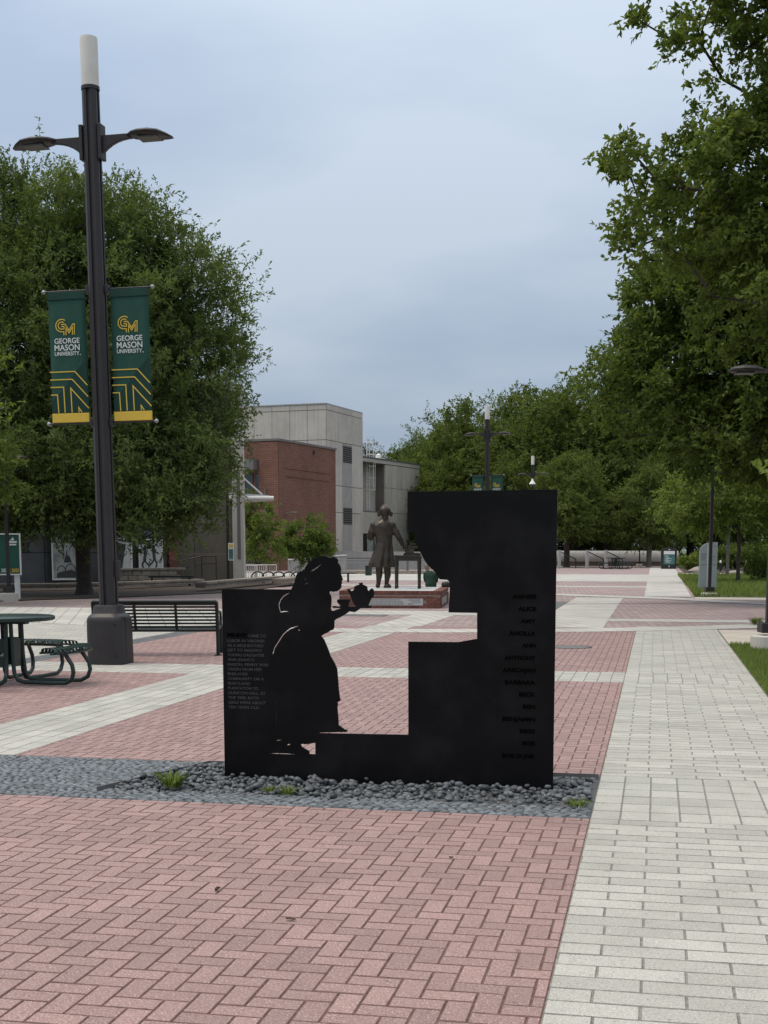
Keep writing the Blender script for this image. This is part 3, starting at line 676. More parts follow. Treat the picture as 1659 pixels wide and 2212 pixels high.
def make_lamp(name='plaza_lamp'):
    root = empty(name)
    # skirt round the foot
    prof = [(.0, 0)]
    def sq(hx, z, k=0.25, n=24):
        pts = []
        for i in range(n):
            a = 2 * math.pi * i / n; c, s_ = math.cos(a), math.sin(a); e = 0.42
            pts.append((hx * math.copysign(abs(c) ** e, c), hx * math.copysign(abs(s_) ** e, s_), z))
        return pts
    mb = MB(); mb.rings([sq(.275, 0), sq(.275, .02), sq(.27, .60), sq(.262, .65), sq(.24, .685), sq(.205, .705), sq(.195, .72), sq(.185, .80), sq(.17, .83), sq(.14, .835)])
    skirt = obj('base_cover', mb, M['bronze_brown'], root, smooth=35)
    obj('seam', MB().box((0.268, -.08, .36), (.012, .006, .6)), M['dark_gap'], skirt)
    obj('fastener', MB().box((.2, -.272, .13), (.05, .014, .012)), M['dark_gap'], skirt); obj('fastener', MB().box((.2, -.268, .57), (.05, .014, .012)), M['dark_gap'], skirt)
    # pole: rounded square with a long groove in each face
    def pole_sec(hx, z):
        g = .012; w = .022; r = .045
        base = [(w, -hx), (w, -hx + g * 2), (-w, -hx + g * 2), (-w, -hx), (-hx + r, -hx), (-hx, -hx + r)]
        out = []
        for q in range(4):
            a = -q * math.pi / 2
            out += [(x * math.cos(a) - y_ * math.sin(a), x * math.sin(a) + y_ * math.cos(a), z) for x, y_ in base]
        return out
    obj('pole', MB().rings([pole_sec(.116, .82), pole_sec(.108, 5.2), pole_sec(.102, 7.80)]), M['bronze_brown'], root)
    obj('light_column', MB().lathe([(.118, 7.80), (.118, 8.40), (.114, 8.435), (.10, 8.44)], 32), M['frost'], root, smooth=40)
    obj('column_collar', MB().lathe([(.124, 7.76), (.124, 7.805), (.119, 7.805)], 32), M['bronze_brown'], root, smooth=40)
    col = MB()
    for sx in (-1, 1): col.box((sx * .135, 0, 7.08), (.05, .17, .46))
    obj('arm_bracket', col, M['bronze_brown'], root, bevel=.008)
    for sx in (-1, 1):
        # arm: deep at the pole, thin at the head
        n = 8; top, bot = [], []
        for i in range(n + 1):
            k = i / n; x = .14 + k * .60
            top.append((sx * x, 7.165)); bot.append((sx * x, 7.105 - .19 * (1 - k) ** 3.4))
        obj('arm', MB().prism_y([*top, *bot[::-1]] if sx > 0 else [*top[::-1], *bot], -.035, .035), M['bronze_brown'], root, bevel=.008)
        # head: shallow cobra-head luminaire
        def sec(x, w, zt, zb):
            return [(sx * x, w * math.cos(a), zb + (zt - zb) * (0.5 + .5 * math.sin(a))) for a in [math.pi * 2 * i / 14 for i in range(14)]]
        hd = MB(); hd.rings([sec(.52, .045, 7.17, 7.12), sec(.60, .13, 7.19, 7.10), sec(.70, .18, 7.20, 7.09), sec(.84, .20, 7.20, 7.08), sec(.98, .185, 7.175, 7.075), sec(1.08, .12, 7.13, 7.07), sec(1.15, .05, 7.09, 7.065)])
        h_ = obj('lamp_head', hd, M['bronze_brown'], root, smooth=85)
        obj('lens', MB().box((sx * .83, 0, 7.083), (.30, .24, .02)), M['lens'], h_, bevel=.004)
    # banner arms, little access door
    for z in (5.155, 3.36):
        for sx in (-1, 1):
            a_ = obj('banner_arm', MB().tube([(sx * .12, 0, z), (sx * .79, 0, z)], .012, 8), M['bronze_brown'], root, smooth=60)
            obj('end_ball', MB().lathe([(.006, -.03), (.026, -.015), (.03, 0), (.026, .015), (.006, .03)], 10, (sx * .80, 0, z)), M['grey_metal'], a_, smooth=60)
            obj('clamp', MB().box((sx * .145, 0, z), (.05, .09, .11)), M['bronze_brown'], a_, bevel=.006)
    obj('outlet_box', MB().box((.165, -.02, 1.33), (.05, .09, .24)), M['bronze_brown'], root, bevel=.006)
    return root

def make_banner():
    root = empty('lamp_banner')
    W_, H_ = .555, 1.75
    cl = MB(); n = 14; vs = []; fs = []
    for i in range(n + 1):
        z = H_ * (1 - i / n); k = math.sin(math.pi * i / n)
        for j in range(7):
            x = W_ * (j / 6 - .5); vs.append((x, .010 * k * math.sin(j * .9 + i * .22) * .5, z))
    for i in range(n):
        for j in range(6): fs.append((i * 7 + j, (i + 1) * 7 + j, (i + 1) * 7 + j + 1, i * 7 + j + 1))
    cl.add(vs, fs)
    o = obj('cloth', cl, M['banner'], root, smooth=179)
    so = o.modifiers.new('thick', 'SOLIDIFY'); so.thickness = .002; so.offset = 1
    obj('top_hem', MB().prism_y([(-W_ / 2, H_ - .095), (W_ / 2, H_ - .095), (W_ / 2, H_ + .012), (-W_ / 2, H_ + .012)], -.016, .014), M['banner_hem'], root, bevel=.006)
    obj('bottom_hem', MB().prism_y([(-W_ / 2, -.012), (W_ / 2, -.012), (W_ / 2, .115), (-W_ / 2, .115)], -.016, .014), M['gold'], root, bevel=.006)
    def nb(x, y): 
        xl_ = 145 + 60 * (y - 135) / 1590
        return ((x - xl_) / 495 * W_ - W_ / 2, H_ * (1 - (y - 135) / 1590))
    Y0, Y1 = -.0135, -.0115
    dk = MB(); dk.prism_y([nb(*q) for q in [(655, 960), (490, 1130), (380, 1285), (292, 1372), (196, 1470), (203, 1612), (696, 1612)]][::-1], -.0113, -.0100)
    obj('dark_print', dk, M['banner_dark'], root)
    g = MB(); w_ = .0145
    for pts in ([(170, 1105), (505, 1105), (672, 1280)], [(175, 1200), (470, 1200), (681, 1420)], [(180, 1293), (355, 1293), (375, 1612)], [(185, 1387), (272, 1387), (290, 1612)], [(468, 1612), (450, 1310), (692, 1565)], [(562, 1612), (556, 1550), (600, 1612)]):
        add_stroke(g, [nb(*q) for q in pts], w_, Y0, Y1)
    obj('line_print', g, M['gold'], root)
    lg = MB(); lw = .0135
    arc = lambda cx_, cy_, r, a0, a1, n_=18: [(cx_ + r * math.cos(R(a0 + (a1 - a0) * i / n_)), cy_ - r * math.sin(R(a0 + (a1 - a0) * i / n_))) for i in range(n_ + 1)]
    for pts in (arc(330, 535, 76, 52, 270) + [(362, 611), (362, 656)], arc(330, 535, 44, 45, 270) + [(364, 579)], [(326, 548), (364, 548), (364, 585)], [(324, 522), (378, 522), (430, 598), (480, 522), (501, 522), (501, 652)], [(390, 656), (390, 570), (430, 630), (476, 562), (476, 652)]):
        add_stroke(lg, [nb(*q) for q in pts], lw, Y0, Y1)
    obj('monogram', lg, M['gold'], root)
    for body, x0, x1, y0, y1 in (('GEORGE', 236, 570, 690, 755), ('MASON', 238, 572, 768, 842), ('UNIVERSITY', 240, 568, 856, 905)):
        a_ = nb(x0, y1); b_ = nb(x1, y1); c_ = nb(x0, y0)
        me_ = text_mesh(body, (c_[1] - a_[1]) * 1.40, .0008, 'LEFT', .012, width=b_[0] - a_[0])
        me_.transform(Matrix.Translation((a_[0], -.0125, a_[1])) @ Matrix.Rotation(R(90), 4, 'X')); me_.materials.clear()
        obj('lettering', me_, M['white_print'], root)
    a_ = nb(580, 900); obj('lettering', MB().prism_y([(a_[0] + .008 * math.cos(k * .785), a_[1] + .008 * math.sin(k * .785)) for k in range(8)], Y0, Y1), M['white_print'], root)
    return root

LAMP_YAW = GRID
lamp = make_lamp(); lamp.location = (-4.02, 18.12, 0); lamp.rotation_euler = (0, -.0095, LAMP_YAW)
prop(lamp, 'tall brown lamp post with frosted top standing beside the bench at left', 'lamp post', 'tall plaza lamp posts')
l1 = copy_tree(lamp); l1.location = (*G(1053, 1257)[:2], 0); l1['label'] = 'tall lamp post with frosted top and banners rising behind the black panel'
l2 = copy_tree(lamp); l2.location = (*G(1150, 1232)[:2], 0); l2['label'] = 'farther tall lamp post with a white camera dome, right of the bannered one'
for ch in list(l2.children):
    if ch.name.startswith('banner_arm'):
        for g_ in list(ch.children): bpy.data.objects.remove(g_)
        bpy.data.objects.remove(ch)
cdm = MB().lathe([(.02, .42), (.07, .40), (.085, .27), (.15, .19), (.22, .07), (.235, .015), (.2, 0)], 18, (0, -.25, 6.35)); obj('camera_dome', cdm, M['white'], l2, smooth=40)
obj('camera_lens', MB().lathe([(.2, 0), (.18, -.11), (.11, -.19), (.02, -.21)], 18, (0, -.25, 6.35)), M['glass'], l2, smooth=60)
bn = make_banner()
def banner_at(o, L_, sx, label):
    m_ = Matrix.Translation(L_.location) @ L_.rotation_euler.to_matrix().to_4x4()
    p = m_ @ Vector((sx * .462, 0, 3.385)); o.location = p; o.rotation_euler = L_.rotation_euler
    prop(o, label, 'banner', 'green university banners on the lamp posts')
banner_at(bn, lamp, -1, 'green and gold banner hanging on the left side of the near lamp post')
for L_, sx, lb in ((lamp, 1, 'green and gold banner hanging on the right side of the near lamp post'), (l1, -1, 'small far green banner left of the lamp post behind the panel'), (l1, 1, 'small far green banner right of the lamp post behind the panel')):
    banner_at(copy_tree(bn), L_, sx, lb)

# ------------------------------------------------------------------ low path lamps
def make_path_lamp():
    root = empty('path_lamp')
    obj('footing', MB().lathe([(.28, -.05), (.28, .22), (.26, .24), (.0, .24)], 20), M['concrete'], root, smooth=40)
    obj('base_plate', MB().box((0, 0, .36), (.30, .30, .16)), M['bronze_brown'], root, bevel=.015)
    obj('pole', MB().box((0, 0, 2.42), (.105, .105, 4.0)), M['bronze_brown'], root, bevel=.015)
    obj('arm', MB().prism_y([(-.05, 4.36), (-.05, 4.42), (-.40, 4.42), (-.40, 4.37)], -.03, .03), M['bronze_brown'], root)
    def sec(x, w, zt, zb): return [(-x, w * math.cos(a), zb + (zt - zb) * (.5 + .5 * math.sin(a))) for a in [math.pi * 2 * i / 12 for i in range(12)]]
    hd = obj('lamp_head', MB().rings([sec(.24, .05, 4.44, 4.36), sec(.36, .16, 4.47, 4.35), sec(.55, .19, 4.48, 4.34), sec(.70, .13, 4.45, 4.35), sec(.76, .04, 4.41, 4.37)]), M['bronze_brown'], root, smooth=50)
    obj('lens', MB().box((-.52, 0, 4.342), (.28, .22, .012)), M['lens'], hd)
    return root
pl = make_path_lamp(); pl.location = (*G(1659, 1404)[:2], 0); prop(pl, 'dark path lamp on a round concrete footing at the right edge by the lawn', 'path lamp', 'low path lamps')
for uv, rz, lb, fs in (((20, 1298), math.pi, 'dark path lamp on a concrete footing at the left edge by the green board', 1), ((1532, 1288), 0.0, 'dark path lamp standing in front of the silver grey sign', 1), ((1381, 1224), 0.0, 'far slender path lamp between the picnic table and the pale trunk', 1)):
    q = copy_tree(pl); q.location = (*G(*uv)[:2], -.12 if uv[0] == 1532 else 0); q.rotation_euler.z = rz; q['label'] = lb

# ------------------------------------------------------------------ bench
bench = empty('park_bench', (-3.61, 19.45, 0), R(2), 'dark green slatted steel bench seen from behind, beside the tall lamp post', 'bench')
BW = 1.86
def brod(x): return [(x, 0.0, 0), (x, -.005, .25), (x, -.02, .40), (x, -.06, .60), (x, -.11, .76), (x, -.14, .825)]
for x in (-BW / 2, BW / 2):
    obj('leg', MB().tube(brod(x), .028, 8), M['bench_steel'], bench, smooth=50)
    obj('foot', MB().box((x, 0, .006), (.11, .11, .012)), M['bench_steel'], bench)
    obj('leg', MB().tube([(x, .50, 0), (x, .47, .25), (x, .45, .42)], .028, 8), M['bench_steel'], bench, smooth=50)
    obj('arm_rest', MB().tube([(x, -.08, .64), (x, .2, .66), (x, .44, .64), (x, .47, .56), (x, .45, .42), (x, .2, .40), (x, -.01, .40)], .022, 8), M['bench_steel'], bench, smooth=50)
for i in range(8):
    k = i / 7; z = .44 + .355 * k; yb = -.03 - .105 * (k ** 1.2)
    obj('back_slat', MB().box((0, yb, z), (BW - .05, .012, .030 if i < 7 else .05)), M['bench_steel'], bench, bevel=.003)
for i in range(7):
    obj('seat_slat', MB().box((0, .04 + i * .064, .405 - .02 * math.sin(i / 6 * 3.14)), (BW - .05, .046, .012)), M['bench_steel'], bench, bevel=.003)
for x in (-.31, .31): obj('brace', MB().tube([(x, .45, .39), (x, .05, .385), (x, -.02, .42), (x, -.075, .62), (x, -.135, .80)], .022, 8), M['bench_steel'], bench, smooth=50)
obj('rail', MB().tube([(-BW / 2, -.0, .385), (BW / 2, -.0, .385)], .024, 8), M['bench_steel'], bench, smooth=50)
obj('top_rail', MB().tube([(-BW / 2, -.14, .825), (BW / 2, -.14, .825)], .024, 8), M['bench_steel'], bench, smooth=50)

# ------------------------------------------------------------------ picnic tables
def make_picnic():
    root = empty('picnic_table')
    octo = lambda r, z, n=24: [(r * math.cos(2 * math.pi * i / n), r * math.sin(2 * math.pi * i / n), z) for i in range(n)]
    obj('table_top', MB().rings([octo(.585, .762), octo(.60, .772), octo(.60, .806), octo(.588, .815), octo(.02, .815)]), M['green_steel'], root, smooth=40)
    obj('under_frame', MB().box((0, 0, .74), (.62, .09, .04)).box((0, 0, .739), (.09, .62, .04)), M['green_steel'], root)
    for q in range(4):
        a = q * math.pi / 2; ca, sa = math.cos(a), math.sin(a)
        T = lambda x, y_, z: (x * ca - y_ * sa, x * sa + y_ * ca, z)
        for s_ in (-1, 1):
            path = [T(.16, .12 * s_, .745), T(.17, .12 * s_, .35), T(.19, .125 * s_, .14), T(.24, .13 * s_, .055), T(.33, .14 * s_, .035), T(.62, .17 * s_, .035), T(.90, .19 * s_, .04), T(.985, .20 * s_, .085), T(1.015, .21 * s_, .17), T(1.0, .21 * s_, .26), T(.93, .205 * s_, .36), T(.89, .20 * s_, .425)]
            obj('leg', MB().tube(path, .0255, 10), M['green_steel'], root, smooth=50)
        obj('leg_plate', MB().box(T(.165, 0, .38), (.012, .20, .34), a), M['green_steel'], root)
        # curved seat of bent straps
        st = MB(); n = 15
        for i in range(n):
            k = i / (n - 1) - .5; an = k * .92; rr = .91
            c0 = Vector((rr - .02 + .0 * k, 0, 0))
            pts = []
            for x, z in ((-.115, .40), (-.135, .425), (-.12, .455), (-.05, .468), (.05, .468), (.12, .455), (.135, .425), (.115, .40)):
                r2 = rr + x; pts.append(T(r2 * math.cos(an) + .0, r2 * math.sin(an), z))
            for j in range(len(pts) - 1):
                p0, p1 = Vector(pts[j]), Vector(pts[j + 1]); sd_ = Vector(T(-math.sin(an), math.cos(an), 0)) * .019
                nrm = (p1 - p0).cross(sd_).normalized() * .004
                st.add([p0 - sd_ + nrm, p0 + sd_ + nrm, p1 + sd_ + nrm, p1 - sd_ + nrm, p0 - sd_ - nrm, p0 + sd_ - nrm, p1 + sd_ - nrm, p1 - sd_ - nrm], [(0, 1, 2, 3), (7, 6, 5, 4), (0, 3, 7, 4), (1, 5, 6, 2)])
        seat = obj('seat', st, M['green_steel'], root)
        fr = MB()
        for x in (-.115, .115): fr.tube([T((.91 + x) * math.cos(k), (.91 + x) * math.sin(k), .408) for k in [i / 8 * 1.04 - .52 for i in range(9)]], .014, 6)
        obj('seat_frame', fr, M['green_steel'], seat)
    return root
pt = make_picnic(); pt.location = (-4.70, 15.42, 0); pt.rotation_euler.z = R(-14)
prop(pt, 'dark green round picnic table with strap seats at the left edge', 'picnic table', 'green picnic tables')
for uv, rz, lb in (((1330, 1229), .4, 'far green picnic table in front of the long white wall'),):
    q = copy_tree(pt); q.location = (*G(*uv)[:2], 0); q.rotation_euler.z = rz; q['label'] = lb; q.scale = (1.35, 1.35, 1.1)

# ------------------------------------------------------------------ statue on its brick plinth
PLA = R(5.5); PF = Vector((-1.50, 35.25, 0)); PW, PD, PH = 2.80, 4.0, .46
plinth = empty('statue_plinth', PF, -PLA, 'low brick plinth with engraved stone plaques carrying the bronze statue', 'plinth')
obj('core', MB().box((PW / 2, PD / 2, PH / 2 - .02), (PW - .036, PD - .036, PH - .05)), M['mortar'], plinth)
obj('slab', MB().box((PW / 2, PD / 2, PH - .012), (PW - .44, PD - .44, .04)), M['granite'], plinth, bevel=.005)
bl, bh_, bt = .200, .062, .09
full = MB().box((0, 0, 0), (bl - .012, .03, bh_ - .010)).mesh('brick'); full.materials.append(M['plinth_brick'])
row_ = MB().box((0, 0, 0), (.066 - .010, .24, .105)).mesh('coping_brick'); row_.materials.append(M['plinth_brick'])
nb_ = 0
def plbrick(me_, x, y_, z, rz=0, sx=1.0):
    o = bpy.data.objects.new(me_.name.split('.')[0], me_); C.objects.link(o); o.parent = plinth; o.location = (x, y_, z); o.rotation_euler.z = rz; o.scale.x = sx
for r_ in range(5):
    z = .035 + r_ * .0655
    for side in (0, 1):
        Ls = PW if side == 0 else PD
        x = -(bl / 2 if r_ % 2 else 0)
        while x < Ls - .02:
            a_, b_ = max(x, 0.004), min(x + bl, Ls - .004)
            if b_ - a_ > .03:
                mid = (a_ + b_) / 2; k = (b_ - a_) / bl
                inpl = (side == 0 and .55 < mid < 2.32 and 1 <= r_ <= 3) or (side == 1 and .5 < mid < 2.6 and 1 <= r_ <= 3)
                if not inpl: plbrick(full, mid if side == 0 else PW, 0 if side == 0 else mid, z, 0 if side == 0 else R(90), k)
            x += bl
n = int(PW / .066)
for i in range(n): plbrick(row_, (i + .5) * PW / n, .105, PH - .045)
for i in range(int((PD - .45) / .066)): plbrick(row_, PW - .105, .26 + i * .066, PH - .0451, R(90))
for i in range(int((PD - .45) / .066)): plbrick(row_, .105, .26 + i * .066, PH - .0451, R(90))
pq = obj('plaque', MB().box((1.44, -.006, .165), (1.76, .03, .185)), M['granite'], plinth, bevel=.004)
ink = MB()
for i in range(3):
    x = .66
    while x < 2.2:
        w_ = rng.uniform(.03, .10)
        if not (1.72 < x < 1.9) and not (i == 2 and x > 2.05): ink.box((x + w_ / 2, -.0225, .225 - i * .055), (w_, .003, .022))
        x += w_ + .018
obj('engraving', ink, M['vent'], pq)
pq = obj('plaque', MB().box((PW + .006, 1.5, .165), (.03, 2.0, .185)), M['granite'], plinth, bevel=.004)
ink = MB()
for i in range(4):
    x = .6
    while x < 2.35:
        w_ = rng.uniform(.05, .14); ink.box((PW + .0225, x + w_ / 2, .235 - i * .045), (.003, w_, .018)); x += w_ + .025
obj('engraving', ink, M['vent'], pq)

def limb(mb, pts, rr, n=12, flat=1.0): mb.tube(pts, rr, n, True, flat)
def ell(mb, c, r, n=16, m=10):
    prof = [(math.cos(math.pi * (j / m - .5)), math.sin(math.pi * (j / m - .5)) * r[2]) for j in range(m + 1)]
    mb.lathe([(max(p[0], .01), p[1]) for p in prof], n, c, r[0], r[1])
def fused(name, mb, mat, parent, vox, smooth_it=4, **kw):
    o = obj(name, mb, mat, parent, **kw)
    rm = o.modifiers.new('fuse', 'REMESH'); rm.mode = 'VOXEL'; rm.voxel_size = vox; rm.use_smooth_shade = True
    if smooth_it:
        sm = o.modifiers.new('soft', 'SMOOTH'); sm.factor = .5; sm.iterations = smooth_it
    return o
man = empty('bronze_statue', (-0.30, 38.0, PH), 0, 'bronze statue of a man in a long coat seen from behind, hand on books', 'statue')
q_ = .00269
man.scale = (1.08, 1.0, 1.0)
def mz(x, y_): return ((x - 650) * q_, (1140 - y_) * q_)
body = MB()
def cring(x0, x1, yz, ry, fold=0.0, cy_=0.0, n=40, ph=0.0):
    z = (1140 - yz) * q_; cx_ = ((x0 + x1) / 2 - 650) * q_; rx = (x1 - x0) / 2 * q_
    out = []
    for i in range(n):
        a = 2 * math.pi * i / n; k = 1 + fold * (math.cos(7 * a + ph) * .6 + math.cos(12 * a + 1.1 + ph) * .4)
        out.append((cx_ + rx * k * math.cos(a), cy_ + ry * k * math.sin(a), z))
    return out
body.rings([cring(490, 760, 912, .31, .10), cring(502, 758, 860, .295, .09), cring(530, 753, 790, .268, .075), cring(556, 748, 710, .235, .045), cring(572, 742, 650, .205, .02), cring(568, 744, 590, .20, .01), cring(552, 756, 520, .205), cring(540, 762, 462, .20), cring(562, 744, 432, .18), cring(592, 720, 410, .145), cring(618, 706, 392, .11), cring(632, 704, 365, .085)])
for sx, x0, x1, x2, x3 in ((-1, 612, 606, 602, 598), (1, 692, 692, 686, 682)):
    P = [mz(x0, 860), mz(x1, 950), mz(x1 + 2, 1000), mz(x2, 1060), mz(x3, 1105)]
    limb(body, [(p[0], 0, p[1]) for p in P], [.10, .098, .092, .066, .058])
for (x0, x1, yb, dy) in ((568, 618, 1138, -.02), (650, 735, 1146, -.05)):
    a_, b_ = mz(x0, yb), mz(x1, yb)
    ell(body, ((a_[0] + b_[0]) / 2, .05 + dy, a_[1] + .055), ((b_[0] - a_[0]) / 2, .17, .06)); ell(body, ((a_[0] + b_[0]) / 2, -.05 + dy, a_[1] + .07), ((b_[0] - a_[0]) / 2.3, .08, .085))
# left arm bent forward, right arm reaching to the table
A_ = [mz(553, 462), mz(532, 525), mz(520, 592)]
limb(body, [(A_[0][0], 0, A_[0][1]), (A_[1][0], -.01, A_[1][1]), (A_[2][0], .06, A_[2][1]), (A_[2][0] + .06, .28, A_[2][1] + .06)], [.095, .10, .095, .075])
A_ = [mz(746, 462), mz(780, 525), mz(812, 590), mz(842, 645), mz(856, 668)]
limb(body, [(A_[0][0], 0, A_[0][1]), (A_[1][0], -.02, A_[1][1]), (A_[2][0], -.01, A_[2][1]), (A_[3][0], .03, A_[3][1]), (A_[4][0], .05, A_[4][1])], [.095, .10, .088, .075, .085])
for dx, dz in ((-.005, -.055), (.012, -.05), (.03, -.042), (.05, -.035)):
    limb(body, [(A_[4][0], .05, A_[4][1] - .01), (A_[4][0] + dx * 1.1 - .01, .055, A_[4][1] - .05 + dz * .3), (A_[4][0] + dx * 1.6, .07, A_[4][1] - .075 + dz)], [.03, .02, .015], 6)
for x_ in (556, 744): c_ = mz(x_, 458); ell(body, (c_[0], 0, c_[1]), (.105, .12, .12))
# head and wig
hc = mz(668, 300); ell(body, (hc[0], .03, hc[1] + .01), (.15, .165, .18)); ell(body, (hc[0], -.05, hc[1] - .02), (.165, .14, .165))
for sx in (-1, 1):
    for dz in (-.06, -.12): ell(body, (hc[0] + sx * .165, .02, hc[1] + dz), (.052, .08, .05), 10, 6)
limb(body, [(hc[0], -.08, hc[1] - .10), (hc[0] - .01, -.12, hc[1] - .22), (hc[0] - .015, -.13, hc[1] - .32)], [.06, .045, .03], 8)
ell(body, (hc[0] + .165, .05, hc[1] - .06), (.03, .03, .03), 8, 6)
fused('figure', body, M['bronze'], man, .015, 2)
for x in (655,): obj('coat_vent', MB().box(((x - 650) * q_ + .002, -.215, .93), (.010, .012, .60)), M['bronze_dark'], man)
obj('vent_button', MB().lathe([(.0, -.018), (.018, -.01), (.018, .01), (.0, .018)], 8, ((655 - 650) * q_, -.222, 1.345)), M['bronze_dark'], man)
tb = empty('bronze_table', (.42, 37.2, PH), R(-6), 'small bronze side table with tapered legs beside the statue', 'table')
obj('table_top', MB().prism([(-.38, -.30), (.38, -.30), (.40, -.28), (.40, .28), (.38, .30), (-.38, .30), (-.40, .28), (-.40, -.28)], .93, .96), M['bronze'], tb, bevel=.006)
obj('apron', MB().box((0, -.25, .87), (.64, .025, .12)).box((0, .25, .87), (.64, .025, .12)).box((-.33, 0, .87), (.025, .48, .12)).box((.33, 0, .87), (.025, .48, .12)), M['bronze_dark'], tb)
for x in (-.33, .33):
    for y_ in (-.25, .25): obj('leg', MB().tube([(x, y_, .93), (x, y_, .8), (x, y_, .10), (x, y_, .07), (x, y_, .03), (x, y_, 0)], [.038, .038, .024, .034, .03, .016], 8), M['bronze_dark'], tb, smooth=50)
zt = PH + .96
def book(x, y_, z, w, d, hh, rz, label):
    b_ = empty('bronze_book', (x, y_, z), rz, label, 'book', 'bronze books stacked on the table')
    obj('cover', MB().box((0, 0, .005), (w, d, .010)).box((0, 0, hh - .005), (w, d, .010)).box((-w / 2 + .005, 0, hh / 2), (.010, d, hh)), M['bronze_dark'], b_)
    obj('pages', MB().box((.005, 0, hh / 2), (w - .03, d - .02, hh - .02)), M['bronze'], b_)
book(.50, 37.15, zt, .40, .28, .075, .05, 'thick bronze book at the bottom of the stack on the table')
book(.47, 37.15, zt + .075, .25, .26, .125, -.08, 'thick upright-looking bronze book in the middle of the stack')
book(.53, 37.15, zt + .20, .33, .25, .085, .12, 'bronze book on top of the stack under the quill')
qu = MB().tube([(0, 0, 0), (.02, 0, .07), (.06, 0, .12)], [.03, .02, .008], 6); qu.tube([(.0, 0, 0), (.10, .02, .04), (.19, .03, .03)], [.02, .025, .01], 6)
obj('bronze_quill', qu, M['bronze_dark'], None, smooth=50, loc=(.48, 37.12, zt + .285), label='small curled bronze quill lying on the topmost book', cat='quill')
obj('bronze_paper', MB().prism([(-.16, -.11), (.14, -.12), (.16, .10), (-.14, .12)], 0, .008), M['bronze'], None, loc=(.16, 37.1, zt + .001), rz=.2, label='flat bronze sheet of paper at the left end of the table', cat='paper')
obj('bronze_inkwell', MB().lathe([(.05, 0), (.05, .04), (.035, .07), (.0, .075)], 12), M['bronze_dark'], None, smooth=40, loc=(.74, 37.1, zt), label='small bronze inkwell at the right edge of the bronze table', cat='inkwell')

# person resting on the far edge of the plinth
pn = empty('person', (1.13, 38.9, PH), R(-4), 'person in a green sweatshirt sitting on the plinth edge beside the statue', 'person')
pn.scale = (.86, .86, .86)
pb = MB()
def pr(z, cx_, rx, ry, cy_, n=20): return [(cx_ + rx * math.cos(2 * math.pi * i / n), cy_ + ry * math.sin(2 * math.pi * i / n), z) for i in range(n)]
pb.rings([pr(.0, 0, .17, .13, 0), pr(.10, 0, .185, .14, 0), pr(.25, -.005, .17, .12, .02), pr(.40, -.02, .185, .125, .05), pr(.50, -.03, .18, .11, .08), pr(.555, -.05, .11, .08, .11), pr(.585, -.06, .06, .06, .13)])
for sx in (-1, 1): limb(pb, [(sx * .17 - .02, .06, .50), (sx * .21, .08, .32), (sx * .19, .26, .20), (sx * .08, .36, .22)], [.065, .055, .048, .04], 10)
for sx in (-1, 1): limb(pb, [(sx * .09, .05, .08), (sx * .11, .42, .10), (sx * .10, .46, -.20), (sx * .10, .46, -.40), (sx * .10, .58, -.43)], [.09, .075, .06, .05, .04], 10)
limb(pb, [(-.06, .12, .56), (-.10, .15, .62), (-.13, .17, .65)], [.055, .05, .05], 10); ell(pb, (-.15, .17, .70), (.075, .09, .105), 14, 10)
ell(pb, (-.16, .262, .685), (.014, .02, .02), 8, 6)
fused('body', pb, M['skin'], pn, .014, 2)
sw = MB(); sw.rings([pr(.0, 0, .185, .145, 0), pr(.10, 0, .20, .155, 0), pr(.25, -.005, .186, .136, .02), pr(.40, -.02, .20, .14, .05), pr(.50, -.03, .195, .125, .08), pr(.56, -.05, .12, .09, .11), pr(.575, -.055, .085, .075, .12)])
for sx in (-1, 1): limb(sw, [(sx * .17 - .02, .06, .50), (sx * .21, .08, .32), (sx * .19, .26, .20), (sx * .11, .33, .215)], [.08, .068, .06, .05], 10)
fused('sweatshirt', sw, M['shirt_green'], pn, .014, 2)
tr_ = MB()
for sx in (-1, 1): limb(tr_, [(sx * .09, .0, .09), (sx * .11, .42, .11), (sx * .10, .47, -.10), (sx * .10, .46, -.40)], [.105, .09, .075, .06], 10)
fused('trousers', tr_, M['trouser'], pn, .014, 2)
hr = MB(); ell(hr, (-.15, .15, .72), (.088, .098, .105), 14, 10); ell(hr, (-.14, .10, .67), (.075, .06, .10), 12, 8); limb(hr, [(-.13, .09, .65), (-.11, .07, .59), (-.10, .05, .54)], [.05, .045, .02], 8)
fused('hair', hr, M['hair'], pn, .012, 2)
bag = MB(); bag.rings([pr(.0, 0, .17, .10, 0), pr(.06, 0, .19, .12, 0), pr(.13, -.02, .15, .10, 0), pr(.17, -.05, .08, .06, 0)])
fused('bag', bag, M['black_plastic'], None, .014, 2, label='dark soft bag lying on the plinth beside the seated person', cat='bag', loc=(1.62, 38.7, PH), rz=.3)
